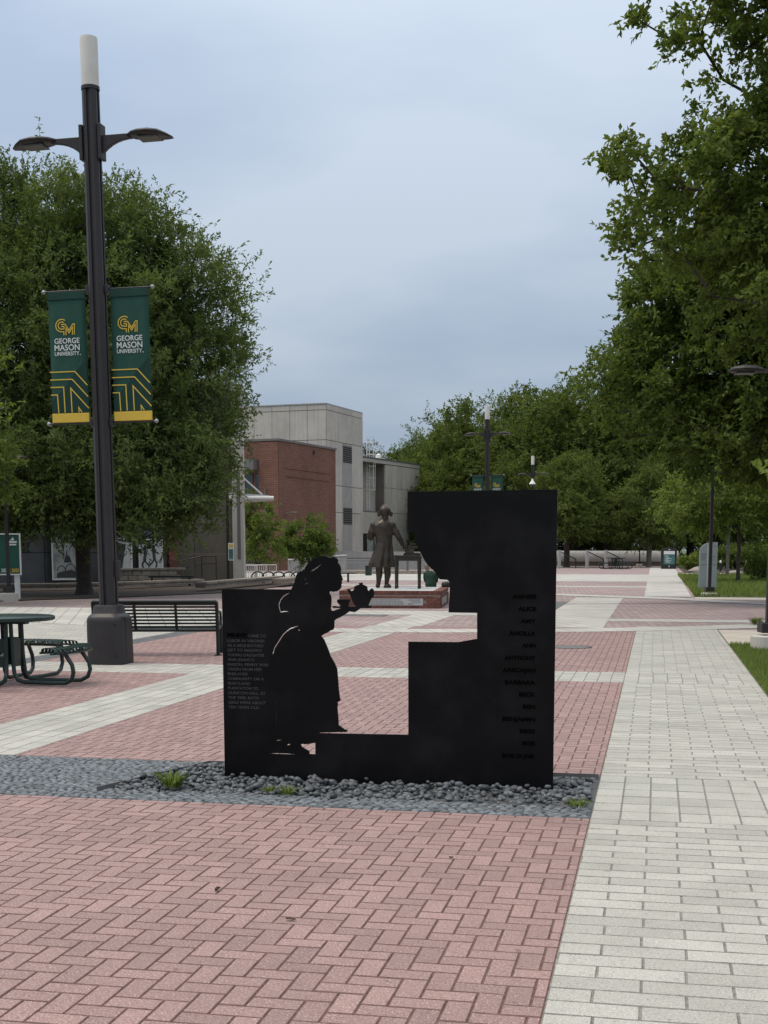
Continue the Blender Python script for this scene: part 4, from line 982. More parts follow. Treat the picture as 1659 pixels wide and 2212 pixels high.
# ------------------------------------------------------------------ buildings behind the plaza
bb = empty('brick_building', (-8.4, 95, 0), R(-22), 'red brick building with small dark windows left of the concrete tower', 'building')
obj('wall', MB().box((-9, 5, 4.75), (18, 10, 9.5)), M['wall_brick'], bb)
obj('coping', MB().box((-9, 5, 9.53), (18.14, 10.14, .16)), M['vent'], bb)
for z in (7.55, 6.95, 3.3): obj('string_course', MB().box((.02, 5, z), (.06, 7.8, .07)), M['wall_brick'], bb)
obj('ledge', MB().box((-4.0, -.35, 7.75), (4.6, .8, .75)), M['vent'], bb)
obj('pier', MB().box((-.8, -.06, 4.7), (1.55, .14, 9.3)), M['wall_brick'], bb)
for x, z, h_, w_ in ((-2.45, 6.25, 1.75, .72), (-1.42 - .1, 6.25, 1.75, .72), (-3.5, 6.25, 1.75, .72), (-2.45, 1.6, 2.2, .85), (-1.45, 1.6, 2.2, .8)):
    wd = obj('window', MB().box((x, -.02, z), (w_, .06, h_)), M['dark_gap'], bb)
    obj('pane', MB().box((x, -.055, z), (w_ - .1, .02, h_ - .1)), M['glass'], wd); obj('sill', MB().box((x, -.09, z - h_ / 2 - .05), (w_ + .14, .2, .09)), M['stone'], wd)
obj('downpipe', MB().tube([(-1.05, -.2, 0), (-1.05, -.2, 6)], .07, 8), M['vent'], bb)
obj('wall_light', MB().box((.3, .9, 4.25), (.9, .14, .09)).box((.7, .9, 4.3), (.5, .3, .10)), M['stone'], bb)
obj('scupper', MB().box((.02, 5.9, 9.0), (.1, .22, .3)), M['dark_gap'], bb)

tw = empty('concrete_tower', (-5.96, 115, 0), R(-20), 'tall grey concrete fly tower above the red brick building', 'building')
obj('core', MB().box((-8, 4.35, 7.05), (15.9, 8.6, 14.0)), M['concrete_dark'], tw)
rows_ = ((0, 4.85), (4.9, 7.25), (7.3, 11.15), (11.2, 13.75), (13.8, 14.25))
for i in range(9):
    for z0, z1_ in rows_:
        obj('panel', MB().box((-.865 - i * 1.75, .01, (z0 + z1_) / 2), (1.715, .12, z1_ - z0)), M['concrete'], tw)
for y0, y1, mt in ((.06, 3.6, 'concrete'), (3.65, 5.95, 'white_dull'), (6.0, 8.7, 'concrete')):
    for z0, z1_ in rows_:
        m_ = M['concrete'] if z0 > 10 else M[mt]
        obj('panel', MB().box((.01, (y0 + y1) / 2, (z0 + z1_) / 2), (.12 if m_ is M['concrete'] else .15, y1 - y0, z1_ - z0)), m_, tw)
for z0 in (9.6, 4.0):
    lv = obj('louvre', MB().box((.06, 4.8, z0 + .6), (.08, 2.1, 1.5)), M['dark_gap'], tw)
    for k in range(9): obj('slat', MB().box((.12, 4.8, z0 - .05 + k * .165), (.05, 2.05, .075)), M['vent'], lv)
obj('parapet_cap', MB().box((-8, 4.35, 14.32), (16.1, 8.9, .10)), M['white_dull'], tw)

sb = empty('concrete_stage_block', (-3.3, 130, 0), R(-25.5), 'lower grey concrete block with a caged roof ladder right of the tower', 'building')
obj('core', MB().box((-5.2, 7.2, 2.6), (10, 14.2, 5.2)).box((-5.2, 10.0, 7.8), (10, 8.6, 5.6)).box((-6.3, 3.0, 7.8), (10, 5.8, 5.6)), M['concrete_dark'], sb)
for i in range(10):
    y0 = i * 1.44
    obj('panel', MB().box((-.12, y0 + .72, 2.65), (.16, 1.40, 5.3)), M['concrete'], sb)
for i in range(6):
    y0 = 5.75 + i * 1.44
    for z0, z1_ in ((5.35, 7.9), (7.94, 10.3)): obj('panel', MB().box((-.121, y0 + .72, (z0 + z1_) / 2), (.16, 1.40, z1_ - z0)), M['concrete'], sb)
for i in range(4):
    for z0, z1_ in ((5.45, 7.9), (7.94, 10.3)): obj('panel', MB().box((-1.24, .72 + i * 1.44, (z0 + z1_) / 2), (.14, 1.40, z1_ - z0)), M['concrete'], sb)
obj('roof_edge', MB().box((-5.1, 7.2, 10.55), (10.2, 14.5, .38)), M['concrete'], sb); obj('roof_flashing', MB().box((-5.1, 7.2, 10.80), (10.3, 14.6, .12)), M['vent'], sb)
obj('ledge', MB().box((-.7, 2.9, 5.36), (1.25, 5.7, .12)), M['vent'], sb)
obj('doorway', MB().box((-.03, 1.9, 1.7), (.06, 3.6, 2.9)), M['dark_gap'], sb); obj('door', MB().box((.01, 2.1, 1.65), (.06, 1.4, 2.7)), M['poster_a'], sb); obj('door', MB().box((.01, 3.6, 1.65), (.06, 1.0, 2.7)), M['poster_a'], sb)
ld = empty('roof_ladder', sb.matrix_basis @ Vector((-.75, 3.2, 5.6)), R(-25.5), 'pale caged ladder climbing the concrete block to its roof', 'ladder')
for y_ in (-.3, .3): obj('rail', MB().tube([(0, y_, 0), (0, y_, 7.4)], .045, 6), M['white'], ld)
for k in range(18): obj('rung', MB().tube([(0, -.3, .3 + k * .38), (0, .3, .3 + k * .38)], .028, 5), M['white'], ld)
for k in range(5): obj('cage_hoop', MB().tube([(0, -.3, 2 + k * 1.2), (.35, -.45, 2 + k * 1.2), (.75, -.2, 2 + k * 1.2), (.75, .2, 2 + k * 1.2), (.35, .45, 2 + k * 1.2), (0, .3, 2 + k * 1.2)], .035, 5), M['white'], ld)
for yx in ((.72, -.2), (.72, .2), (.36, .43)): obj('cage_bar', MB().tube([(yx[0], yx[1], 2), (yx[0], yx[1], 7.0)], .025, 5), M['white'], ld)
rail = MB()
for k in range(7): rail.tube([(-3.5, 6 + k * .5, 10.8), (-3.5, 6 + k * .5, 11.5)], .03, 5)
rail.tube([(-3.5, 6, 11.5), (-3.5, 9, 11.5)], .03, 5)
obj('roof_rail', rail, M['grey_metal'], sb)
obj('roof_unit', MB().box((-2, 8.2, 11.0), (.8, 1.0, .4)).lathe([(.3, 0), (.3, .3), (.1, .45)], 10, (-2, 8.2, 11.2)), M['white'], sb)

# white parapet, ramp and railing by the tower
pw = empty('white_parapet', (-4.6, 101, 0), R(-2), 'long pale parapet wall behind the bronze statue', 'wall')
obj('wall', MB().box((4.4, 0, .45), (8.8, .4, .9)), M['white_dull'], pw); obj('cap', MB().prism_y([(0, .9), (8.8, .9), (8.8, 1.36), (0, 1.42)], -.35, .35), M['white_dull'], pw)
rw = empty('ramp_wall', (-7.55, 92, 0), R(8), 'sloping pale grey ramp wall beside the brick building', 'wall')
obj('wall', MB().prism_y([(0, 0), (4.2, 0), (4.2, 1.12), (0, .80)], -.12, .12), M['white_dull'], rw); obj('cap', MB().prism_y([(0, .80), (4.2, 1.12), (4.2, 1.20), (0, .88)], -.2, .2), M['white'], rw)
rl = empty('plaza_railing', (-3.9, 84, 0), R(-3), 'dark metal railing with thin balusters behind the statue', 'railing')
obj('rail', MB().box((6, 0, .92), (12, .06, .06)).box((6, 0, .12), (12, .05, .05)).box((6, 0, .72), (12, .05, .04)), M['grey_metal'], rl)
for i in range(6): obj('post', MB().box((.1 + i * 2.36, 0, .47), (.14, .14, .94)), M['vent'], rl)
bal = MB()
for i in range(92): bal.box((.15 + i * .13, 0, .5), (.025, .025, .78))
obj('balusters', bal, M['grey_metal'], rl)
obj('kerb_wall', MB().box((6, 0, .05), (13, .5, .34)), M['stone'], None, loc=(-3.9, 83.0, -.02), rz=R(-3), label='low tan kerb wall under the dark railing behind the statue', cat='kerb')
ct_ = empty('round_cafe_table', (*G(752, 1257)[:2], 0), 0, 'small round dark table on one post, left of the statue', 'table')
obj('table_top', MB().lathe([(.40, .40), (.42, .42), (.42, .45), (.0, .46)], 20), M['bench_steel'], ct_, smooth=40); obj('post', MB().lathe([(.05, 0), (.05, .40)], 10), M['bench_steel'], ct_)
tc_ = empty('litter_bin', (*G(796, 1243)[:2], 0), 0, 'small dark litter bin left of the statue by the railing', 'bin')
obj('body', MB().lathe([(.19, 0), (.21, .05), (.21, .52), (.19, .54)], 16), M['green_steel'], tc_, smooth=40); obj('lid', MB().lathe([(.22, .54), (.22, .58), (.14, .63), (.0, .64)], 16), M['bench_steel'], tc_, smooth=40)

# ------------------------------------------------------------------ arts building at left with its posters
ab = empty('arts_building', (-19, 52, 0), R(35), 'dark grey facade under the big tree with framed posters', 'building')
obj('core', MB().box((4.2, 4, 3.6), (13, 7.6, 7.2)), M['dark_gap'], ab)
for i in range(9):
    for j in range(5): obj('facade_panel', MB().box((-1.7 + i * 1.5, .15, .72 + j * 1.45), (1.47, .14, 1.42)), M['slate_wall'], ab)
for r_ in range(13): obj('pier_brick', MB().box((10.95 + (.03 if r_ % 2 else 0), .05, .2 + r_ * .2), (.42, .3, .185)), M['plinth_brick'], ab)
for r_ in range(3):
    for k in range(7): obj('stone_block', MB().box((8.05 + k * .42 + (.2 if r_ % 2 else 0), -.55, .12 + r_ * .22), (.405, .5, .205)), M['stone'], ab, bevel=.008)
obj('stone_cap', MB().box((9.45, -.55, .72), (3.5, .62, .09)), M['stone'], ab, bevel=.008)
def poster(x, z0, z1_, w_, turn, label, kind):
    p = ab.matrix_basis @ Vector((x, -.35, 0)); po = empty('poster_case', p, R(35) + turn, label, 'poster', 'framed posters on the dark facade')
    h_ = z1_ - z0; zc_ = (z0 + z1_) / 2
    obj('case', MB().box((0, .12, zc_), (w_, .24, h_)), M['black_plastic'], po)
    obj('frame', MB().box((-w_ / 2 + .03, -.02, zc_), (.06, .05, h_)).box((w_ / 2 - .03, -.02, zc_), (.06, .05, h_)).box((0, -.02, z0 + .03), (w_ - .12, .05, .06)).box((0, -.02, z1_ - .03), (w_ - .12, .05, .06)), M['white'], po)
    obj('print', MB().box((0, -.005, zc_), (w_ - .12, .012, h_ - .12)), M['poster_a' if kind == 0 else 'poster_white'], po)
    ink = MB()
    if kind == 0:      # a small palace with a tall spire, arches below
        ink.tube([(.0, -.018, z0 + .9), (.03, -.018, z0 + 1.3)], [.05, .012], 6, flat=.1)
        ink.prism_y([(-.12, z0 + .75), (.22, z0 + .75), (.14, z0 + 1.0), (.05, z0 + 1.06), (-.04, z0 + 1.0)], -.019, -.014)
        ink.prism_y([(-.42, z0 + .1), (.44, z0 + .1), (.40, z0 + .34), (.2, z0 + .44), (-.1, z0 + .38), (-.40, z0 + .3)], -.017, -.013)
        for cx_, r_ in ((-.22, .17), (.16, .22)): add_stroke(ink, [(cx_ + r_ * math.cos(a), z0 + .38 + r_ * 1.4 * math.sin(a)) for a in [i / 10 * math.pi for i in range(11)]], .035, -.02, -.012)
        ink.prism_y([(-.20, z0 + 1.5), (-.12, z0 + 1.2), (-.06, z0 + 1.45), (-.10, z0 + 1.75)], -.017, -.013)
    elif kind == 1:    # two dancers
        for ox, fl, k in ((-.28, 1, .9), (.16, -1, 1.05)):
            for pts, w2 in (([(0, .40), (.04, .75), (.02, 1.0)], .13), ([(0, .42), (-.10, .25), (-.06, .06)], .075), ([(0, .42), (.12, .25), (.26, .14)], .075), ([(.02, .95), (.20, 1.05), (.30, 1.22)], .055), ([(.02, .95), (-.14, 1.1), (-.10, 1.3)], .055)):
                add_stroke(ink, [(ox + fl * q[0], z0 + .12 + q[1] * k) for q in pts], w2, -.02, -.013)
            ink.prism_y([(ox + fl * .03 + .06 * math.cos(i * .7), z0 + .12 + 1.1 * k + .075 * math.sin(i * .7)) for i in range(9)], -.02, -.013)
    else:
        ink.prism_y([(-.4, z0 + .2), (.1, z0 + .2), (.3, z0 + 1.4), (-.1, z0 + 1.5), (-.45, z0 + .9)], -.017, -.013)
    obj('artwork', ink, M['poster_ink'], po)
poster(5.85, .28, 2.36, 1.22, R(-18), 'framed pale poster of a spired building, leftmost on the dark facade', 0)
poster(8.25, .40, 2.15, 1.15, R(-12), 'framed dark poster partly hidden behind the near lamp post', 2)
poster(9.75, .60, 2.05, 1.08, R(-18), 'framed white poster with two dancing figures beside the brick pier', 1)
sg = empty('name_sign', ab.matrix_basis @ Vector((5.65, -.45, 2.42)), R(20), 'pale sign board with dark letters above the leftmost poster', 'sign')
obj('board', MB().box((0, 0, .19), (1.5, .06, .38)), M['poster_a'], sg); put_text(sg, 'lettering', 'DONALD', .30, -.62, -.034, .09, M['poster_ink'], bold=.03, width=1.0)
obj('facade_bench', MB().box((0, 0, .42), (1.9, .42, .07)).box((-.8, 0, .2), (.08, .36, .4)).box((.8, 0, .2), (.08, .36, .4)), M['bench_steel'], None, loc=(-9.6, 55.3, 0), rz=R(12), label='low dark plank bench beside the brick pier under the tree', cat='bench')

cw = empty('concrete_wing_wall', (-13.6, 63.4, 0), R(3), 'tall concrete wall darkened for the tree shade, ending in a pale pier', 'wall')
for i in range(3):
    for j in range(7): obj('panel', MB().box((.95 + i * 1.9, 0, .68 + j * 1.36), (1.88, .6, 1.34)), M['concrete_dark'], cw)  # the tree's shade is put into the dark colour of these panels
obj('pier', MB().box((5.98, -.15, 4.75), (.55, 1.1, 9.5)), M['concrete'], cw, bevel=.02); obj('pier_recess', MB().box((6.02, -.702, 3.2), (.16, .02, 4.2)), M['vent'], cw)
hr_ = MB(); hr_.tube([(1.0, -.9, .55), (4.2, -.9, 1.25), (4.9, -.9, 1.25)], .025, 6); hr_.tube([(1.0, -.9, .15), (4.2, -.9, .9), (4.9, -.9, .9)], .02, 6)
for x, z in ((1.0, .55), (2.6, .9), (4.2, 1.25), (4.9, 1.25)): hr_.tube([(x, -.9, 0), (x, -.9, z)], .02, 6)
obj('handrail', hr_, M['bench_steel'], cw)
cn = empty('entrance_canopy', (-7.6, 64.5, 4.0), R(6), 'slender pale glass canopy hung from the concrete pier by a rod', 'canopy')
obj('blade', MB().prism_y([(-.6, -.1), (1.35, .02), (1.55, .12), (1.35, .22), (-.6, .34)], -1.2, 1.4), M['granite'], cn); obj('edge_tube', MB().tube([(-.6, -1.25, .08), (1.6, -1.25, .06)], .12, 10), M['white'], cn, smooth=50)
obj('rod', MB().tube([(-.3, -.9, 1.45), (1.05, -.9, .25)], .045, 6), M['white'], cn)

def kerb(name, pts, h_, w_, label):
    e = empty(name, pts[0], 0, label, 'kerb', 'low stone kerb walls at left'); o_ = Vector(pts[0])
    for i in range(len(pts) - 1):
        a, b = Vector(pts[i]) - o_, Vector(pts[i + 1]) - o_; n = max(1, round((b - a).length / 1.5))
        for k in range(n):
            p, q = a.lerp(b, k / n), a.lerp(b, (k + .99) / n); up = Vector((0, 0, h_ - .04)); lo = Vector((0, 0, (h_ - .08) / 2))
            obj('base_stone', MB().bar(p + lo, q + lo, w_ * .8, h_ - .08), M['stone'], e); obj('cap_stone', MB().bar(p + up, q + up, w_, .08), M['stone'], e)
kerb('stone_kerb', [G(-30, 1272, .12), G(120, 1270, .12), G(260, 1267, .12), G(433, 1259.5, .12)], .18, .45, 'low shaded stone kerb wall under the big tree at left')
kerb('stone_kerb', [G(433, 1270, .15), G(500, 1263.5, .15), G(599, 1254.5, .15)], .22, .5, 'low sunlit stone kerb wall in front of the bicycle racks')
kerb('stone_kerb', [G(600, 1261, .15), G(640, 1256, .15), G(700, 1250, .15)], .22, .5, 'short stone kerb wall just left of the girl silhouette head')

gb = empty('green_board_sign', (-11.9, 41.0, 0), R(4), 'green notice board on white legs at the far left edge', 'sign')
obj('board', MB().box((-1.1, 0, 1.44), (2.2, .06, 1.26)), M['board_green'], gb)
obj('frame', MB().box((-1.1, -.01, 2.08), (2.26, .08, .04)).box((-1.1, -.01, .80), (2.26, .08, .04)).box((.01, -.01, 1.44), (.04, .08, 1.24)), M['white'], gb)
for x in (-.13, -2.0): obj('leg', MB().box((x, .06, .43), (.16, .10, .86)), M['white'], gb)
put_text(gb, 'lettering', '2022', .15, -.60, -.034, .88, M['white_print'], bold=.03, width=.24); put_text(gb, 'lettering', '| 2023', .15, -.33, -.034, .88, M['gold'], bold=.03, width=.28)
obj('emblem', MB().prism_y([(-.32, 1.80), (-.08, 1.80), (-.08, 1.86), (-.32, 1.86)], -.04, -.032).prism_y([(-.32, 1.72), (-.10, 1.72), (-.10, 1.77), (-.32, 1.77)], -.04, -.032).prism_y([(-.30, 1.88), (-.16, 1.88), (-.20, 1.99), (-.25, 1.92)], -.04, -.032), M['white_print'], gb)
ps = empty('signpost', (*G(494, 1262)[:2], 0), 0, 'slender dark pole with a small yellow topped map sign', 'signpost')
obj('pole', MB().box((0, 0, 2.6), (.13, .13, 5.2)), M['bronze_brown'], ps); k_ = G(494, 1262).y / 2760
sg_ = obj('map_plate', MB().box((.14, -.09, 1.62 - 7 * k_), (12 * k_, .03, 37 * k_)), M['white'], ps, bevel=.01)
obj('map_print', MB().box((.14, -.108, 1.62 - 12 * k_), (9.5 * k_, .008, 22 * k_)), M['teal_print'], sg_); obj('map_header', MB().box((.14, -.108, 1.62 + 6 * k_), (9.5 * k_, .008, 6 * k_)), M['gold'], sg_)

rk_pos = [(557, 'leftmost'), (580, 'second'), (602, 'third'), (624, 'fourth'), (642, 'rightmost')]
rk0 = None
for i, (u, w_) in enumerate(rk_pos):
    p = at(u, 1258, 60 - i * .2); 
    if rk0 is None:
        rk0 = empty('bicycle_rack', (p.x, p.y, 0), R(10)); obj('hoop', MB().tube([(-.29, 0, 0), (-.29, 0, .28)] + [(-.29 * math.cos(a), 0, .28 + .27 * math.sin(a)) for a in [k * math.pi / 10 for k in range(1, 10)]] + [(.29, 0, .28), (.29, 0, 0)], .032, 8), M['black_plastic'], rk0, smooth=60)
        obj('foot', MB().box((-.29, 0, .006), (.12, .12, .012)).box((.29, 0, .006), (.12, .12, .012)), M['black_plastic'], rk0); o = rk0
    else: o = copy_tree(rk0); o.location = (p.x, p.y, 0)
    prop(o, '%s black bicycle hoop of the row behind the stone kerb' % w_, 'bicycle rack', 'black bicycle hoops')
bq0 = None
for i, (u0, Y_, rz, w_) in enumerate(((532, 64, 25, 'leftmost white barricade panel leaning by the concrete pier'), (552, 65.5, 12, 'middle white barricade panel between pier and brick wall'), (574, 66.5, 4, 'rightmost white barricade panel behind the bicycle hoops'))):
    p = at(u0, 1250, Y_)
    if bq0 is None:
        bq0 = empty('barricade', (p.x, p.y, 0)); fr = MB()
        for z in (.12, .78): fr.tube([(-.55, 0, z), (.55, 0, z)], .022, 6)
        for x in (-.55, .55): fr.tube([(x, 0, 0), (x, 0, .80)], .024, 6)
        obj('frame', fr, M['white'], bq0)
        for k in range(9): obj('bar', MB().tube([(-.44 + k * .11, 0, .12), (-.44 + k * .11, 0, .78)], .012, 5), M['white'], bq0)
        o = bq0
    else: o = copy_tree(bq0); o.location = (p.x, p.y, 0)
    o.rotation_euler.z = R(rz); prop(o, w_, 'barricade', 'white barricade panels')

# ------------------------------------------------------------------ far right side
ww = empty('long_white_wall', (6, 121, 0), R(-4), 'long pale round topped wall under the trees beyond the picnic table', 'wall')
sec_ = [(-.25, .42), (-.32, .6), (-.33, .85), (-.27, 1.15), (-.12, 1.36), (.1, 1.42), (.35, 1.3), (.45, .42)]
wm = MB(); wm.rings([[(x, p[0], p[1]) for p in sec_] for x in (0, 5, 10, 15, 20.5)]); obj('shell', wm, M['white_dull'], ww, smooth=50)
obj('base', MB().box((10.2, .15, .2), (20.4, .45, .44)), M['concrete_dark'], ww)
for i, (u, w_) in enumerate(((1208, 'leftmost'), (1268, 'middle'), (1309, 'rightmost'))):
    p = G(u, 1228); e = empty('stair_handrail', (p.x, p.y, 0), R(10), '%s pale handrail post in front of the long white wall' % w_, 'handrail', 'handrail posts by the white wall')
    obj('post', MB().box((0, 0, .75), (.22, .22, 1.5)), M['white_dull'], e); obj('rail', MB().bar((0, 0, 1.4), (1.5, .3, .75), .07, .07).bar((1.5, .3, 0), (1.5, .3, .75), .07, .07), M['bench_steel'], e)
kb = empty('recycling_kiosk', (*G(1444, 1229)[:2], 0), R(-8), 'black recycling kiosk with a teal poster at the end of the walk', 'bin')
obj('body', MB().prism_y([(-.58, 0), (.58, 0), (.60, 1.50), (.52, 1.62), (0, 1.68), (-.52, 1.62), (-.60, 1.50)], -.45, .45), M['black_plastic'], kb, bevel=.02)
kp = obj('poster', MB().box((0, -.462, .90), (.86, .03, 1.05)), M['teal_print'], kb); obj('poster_header', MB().box((0, -.482, 1.30), (.86, .012, .26)), M['white'], kp)
sc_ = MB()
for k in range(7): add_stroke(sc_, [(-.3 + rng.uniform(-.05, .1) + .09 * j, .5 + k * .085 + rng.uniform(-.03, .03)) for j in range(rng.randint(3, 7))], .035, -.486, -.478)
obj('poster_graphic', sc_, M['white_print'], kp); obj('handle', MB().box((0, -.47, .22), (.10, .04, .16)), M['grey_metal'], kb); obj('hopper', MB().box((0, -.455, 1.54), (.14, .03, .05)), M['white'], kb)
ts = empty('wayfinding_sign', (11.92, 48.7, 0), R(-6), 'tall silver grey wayfinding sign with a curved shoulder in the grass', 'sign')
pts = [(-.33, 0), (.33, 0), (.33, 1.86), (.10, 1.85)] + [(.10 - .43 * math.sin(a), 1.85 - .34 * (1 - math.cos(a)) - .0) for a in [k / 8 * math.pi / 2 for k in range(1, 9)]]
obj('panel', MB().prism_y(pts, -.06, .06), M['totem'], ts, bevel=.006); obj('divider', MB().box((-.03, -.062, .90), (.018, .008, 1.78)), M['white'], ts)
ink = MB()
for z, x0, x1 in ((1.42, -.27, -.06), (1.35, -.27, -.10), (1.28, -.27, -.08), (1.20, -.27, -.12), (1.33, .06, .26), (1.20, .06, .22), (1.02, -.27, .26), (1.72, .18, .28)):
    x = x0
    while x < x1: w_ = min(rng.uniform(.02, .06), x1 - x + .005); ink.box((x + w_ / 2, -.063, z), (w_, .006, .022)); x += w_ + .012
obj('lettering', ink, M['vent'], ts)
def rock(p, r, seed, label):
    r_ = random.Random(seed); mb = MB(); n = 12
    rings = []
    for j in range(6):
        f = j / 5 * math.pi / 2
        rings.append([(r[0] * math.cos(f) * math.cos(2 * math.pi * k / n) * r_.uniform(.82, 1.12) + .001, r[1] * math.cos(f) * math.sin(2 * math.pi * k / n) * r_.uniform(.82, 1.12), r[2] * math.sin(f) * r_.uniform(.85, 1.1)) for k in range(n)])
    mb.rings(rings); obj('boulder', mb, M['rock'], None, smooth=35, loc=p, label=label, cat='boulder', group='boulders in the planting bed')
rock(G(1511, 1237), (.8, .6, .42), 3, 'large tan boulder left of the silver grey sign'); rock(G(1588, 1240), (.5, .4, .24), 5, 'small pale boulder right of the silver grey sign')
for u, v, w_ in ((1556, 1235, 'left'), (1612, 1236, 'right')):
    p = G(u, v); e = empty('bollard_light', p, 0, '%s of the two slim bollards with pale tops behind the grass' % w_, 'bollard', 'slim path bollards')
    obj('post', MB().lathe([(.07, 0), (.07, .62)], 10), M['black_plastic'], e); obj('light_head', MB().lathe([(.075, .62), (.075, .74), (.03, .80)], 10), M['white'], e)
# ------------------------------------------------------------------ trees
def norm(a): return a / np.maximum(np.linalg.norm(a, axis=1, keepdims=True), 1e-9)
def crown_points(g, lobes, n, surf=2.4, zmin=None):
    """points through a crown made of ellipsoid lobes (cx,cy,cz,rx,ry,rz), denser to the outside"""
    w = np.array([(l[3] * l[4] * l[5]) ** .667 for l in lobes]); w /= w.sum()
    idx = g.choice(len(lobes), n, p=w); L_ = np.array(lobes)[idx]
    d = norm(g.normal(size=(n, 3))); r = g.random((n, 1)) ** (1 / surf)
    p = L_[:, :3] + d * r * L_[:, 3:6]
    if zmin is not None: p[:, 2] = np.maximum(p[:, 2], zmin + g.random(n) * .5)
    return p
def wood_mesh(name, edges, sides=5):
    V = []; F = []
    for (a, b, ra, rb) in edges:
        d = b - a; L_ = np.linalg.norm(d)
        if L_ < 1e-4: continue
        d = d / L_; u = np.cross(d, [0.3, .9, .2] if abs(d[2]) > .8 else [0, 0, 1.0]); u /= np.linalg.norm(u); w = np.cross(d, u)
        n = len(V); s_ = 9 if ra > .12 else sides
        for q, r in ((a, ra), (b, rb)):
            for k in range(s_):
                t = 2 * math.pi * k / s_; V.append(tuple(q + (u * math.cos(t) + w * math.sin(t)) * r))
        F += [(n + k, n + (k + 1) % s_, n + s_ + (k + 1) % s_, n + s_ + k) for k in range(s_)]
    me = bpy.data.meshes.new(name); me.from_pydata(V, [], F); me.update(); me.polygons.foreach_set('use_smooth', [True] * len(F)); return me
def tree_skeleton(g, pts, trunk_h, trunk_r, lean=(0, 0), tip=.012, forks=1):
    nodes = []; parent = []
    m = 7
    for i in range(m):
        k = i / (m - 1); nodes.append(np.array([lean[0] * k + g.normal() * .05 * trunk_h * .05, lean[1] * k + g.normal() * .05 * trunk_h * .05, trunk_h * k])); parent.append(i - 1)
    top = pts[:, 2].max(); ax = nodes[-1]
    cen = pts.mean(0)
    for i in range(1, 7):          # leader through the crown
        k = i / 7; nodes.append(ax + (np.array([cen[0], cen[1], top]) - ax) * k * .92 + g.normal(size=3) * .12); parent.append(len(nodes) - 2)
    root = nodes[m - 1]
    order = np.argsort(np.linalg.norm((pts - root) * [1, 1, .7], axis=1))
    N = [np.array(x) for x in nodes]; dist = []
    acc = 0
    for i, x in enumerate(N): dist.append(np.linalg.norm(x - N[0]))
    tips = []
    for oi in order:
        p = pts[oi]; A_ = np.array(N); d = np.linalg.norm(A_ - p, axis=1)
        cost = d + .25 * np.array(dist) * .6 + np.where(A_[:, 2] > p[2] + .3, (A_[:, 2] - p[2]) * 1.2, 0); cost[:m - 2] += 30
        j = int(np.argmin(cost)); seg = p - N[j]; L_ = np.linalg.norm(seg); k_prev = j
        nseg = max(1, int(L_ / 1.1))
        for s_ in range(1, nseg + 1):
            f = s_ / nseg; q = N[j] + seg * f + (np.array([0, 0, .10 * L_ * math.sin(math.pi * f)]) + g.normal(size=3) * .035 * L_ if s_ < nseg else 0)
            N.append(q); parent.append(k_prev); dist.append(dist[k_prev] + L_ / nseg); k_prev = len(N) - 1
        tips.append(k_prev)
    cnt = np.zeros(len(N)); 
    for t in tips: cnt[t] += 1
    for i in range(len(N) - 1, 0, -1): cnt[parent[i]] += cnt[i]
    tot = max(cnt[0], 1); ex = math.log(trunk_r / tip) / math.log(tot + 1)
    rad = tip * np.power(np.maximum(cnt, 1), ex)
    E_ = []
    for i in range(1, len(N)):
        ra = min(rad[parent[i]], rad[i] * 1.6); E_.append((N[parent[i]], N[i], ra, rad[i]))
    E_.append((N[0] + [0, 0, -.4], N[0] + [0, 0, .25], trunk_r * 1.75, trunk_r * 1.05))
    return E_
def foliage(g, pts, cen, crad, twigs, per, L_, W_, up=.45, droop=.25, fold=.2, spread=1.0, flat=.75):
    """sprays of leaves: every clump is a set of twigs, every twig carries leaves along it"""
    n = len(pts); cr = crad * (0.65 + .7 * g.random(n))
    P = np.repeat(pts, twigs, 0); CR = np.repeat(cr, twigs)[:, None]
    out = norm(P - cen); d = norm(g.normal(size=P.shape) * spread + out * .75 + np.array([0, 0, .35]))
    st = P + g.normal(size=P.shape) * CR * .42 * np.array([1, 1, flat])
    tl = CR * (.45 + .6 * g.random((len(P), 1)))
    tone = np.repeat(g.random(n), twigs) * .45 + g.random(len(P)) * .2
    m = len(P); f = (np.arange(per) + .6) / per
    S = np.repeat(st, per, 0); D = np.repeat(d, per, 0); T = np.repeat(tl, per, 0); K = np.tile(f, m)[:, None]
    pos = S + D * T * K + np.array([0, 0, -1]) * droop * T * K ** 2 * .6
    N_ = len(pos); rnd = g.normal(size=(N_, 3))
    ld = norm(D * .8 + rnd * .75 + np.array([0, 0, -droop]))
    nn = norm(g.normal(size=(N_, 3)) * .7 + np.array([0, 0, 1]) * up + np.repeat(np.repeat(norm(pts - cen), twigs, 0), per, 0) * .45)
    sd_ = norm(np.cross(ld, nn)); nn = np.cross(sd_, ld)
    sz = (.7 + .6 * g.random((N_, 1)))
    l = L_ * sz; w = W_ * sz
    v0 = pos; v1 = pos + ld * l * .5 + sd_ * w * .5 + nn * w * fold; v2 = pos + ld * l; v3 = pos + ld * l * .5 - sd_ * w * .5 + nn * w * fold
    V = np.stack([v0, v1, v2, v3], 1).reshape(-1, 3); F = np.arange(N_ * 4).reshape(-1, 4)
    tn = np.clip(np.repeat(tone, per) + g.random(N_) * .4, 0, 1)
    return V, F, tn
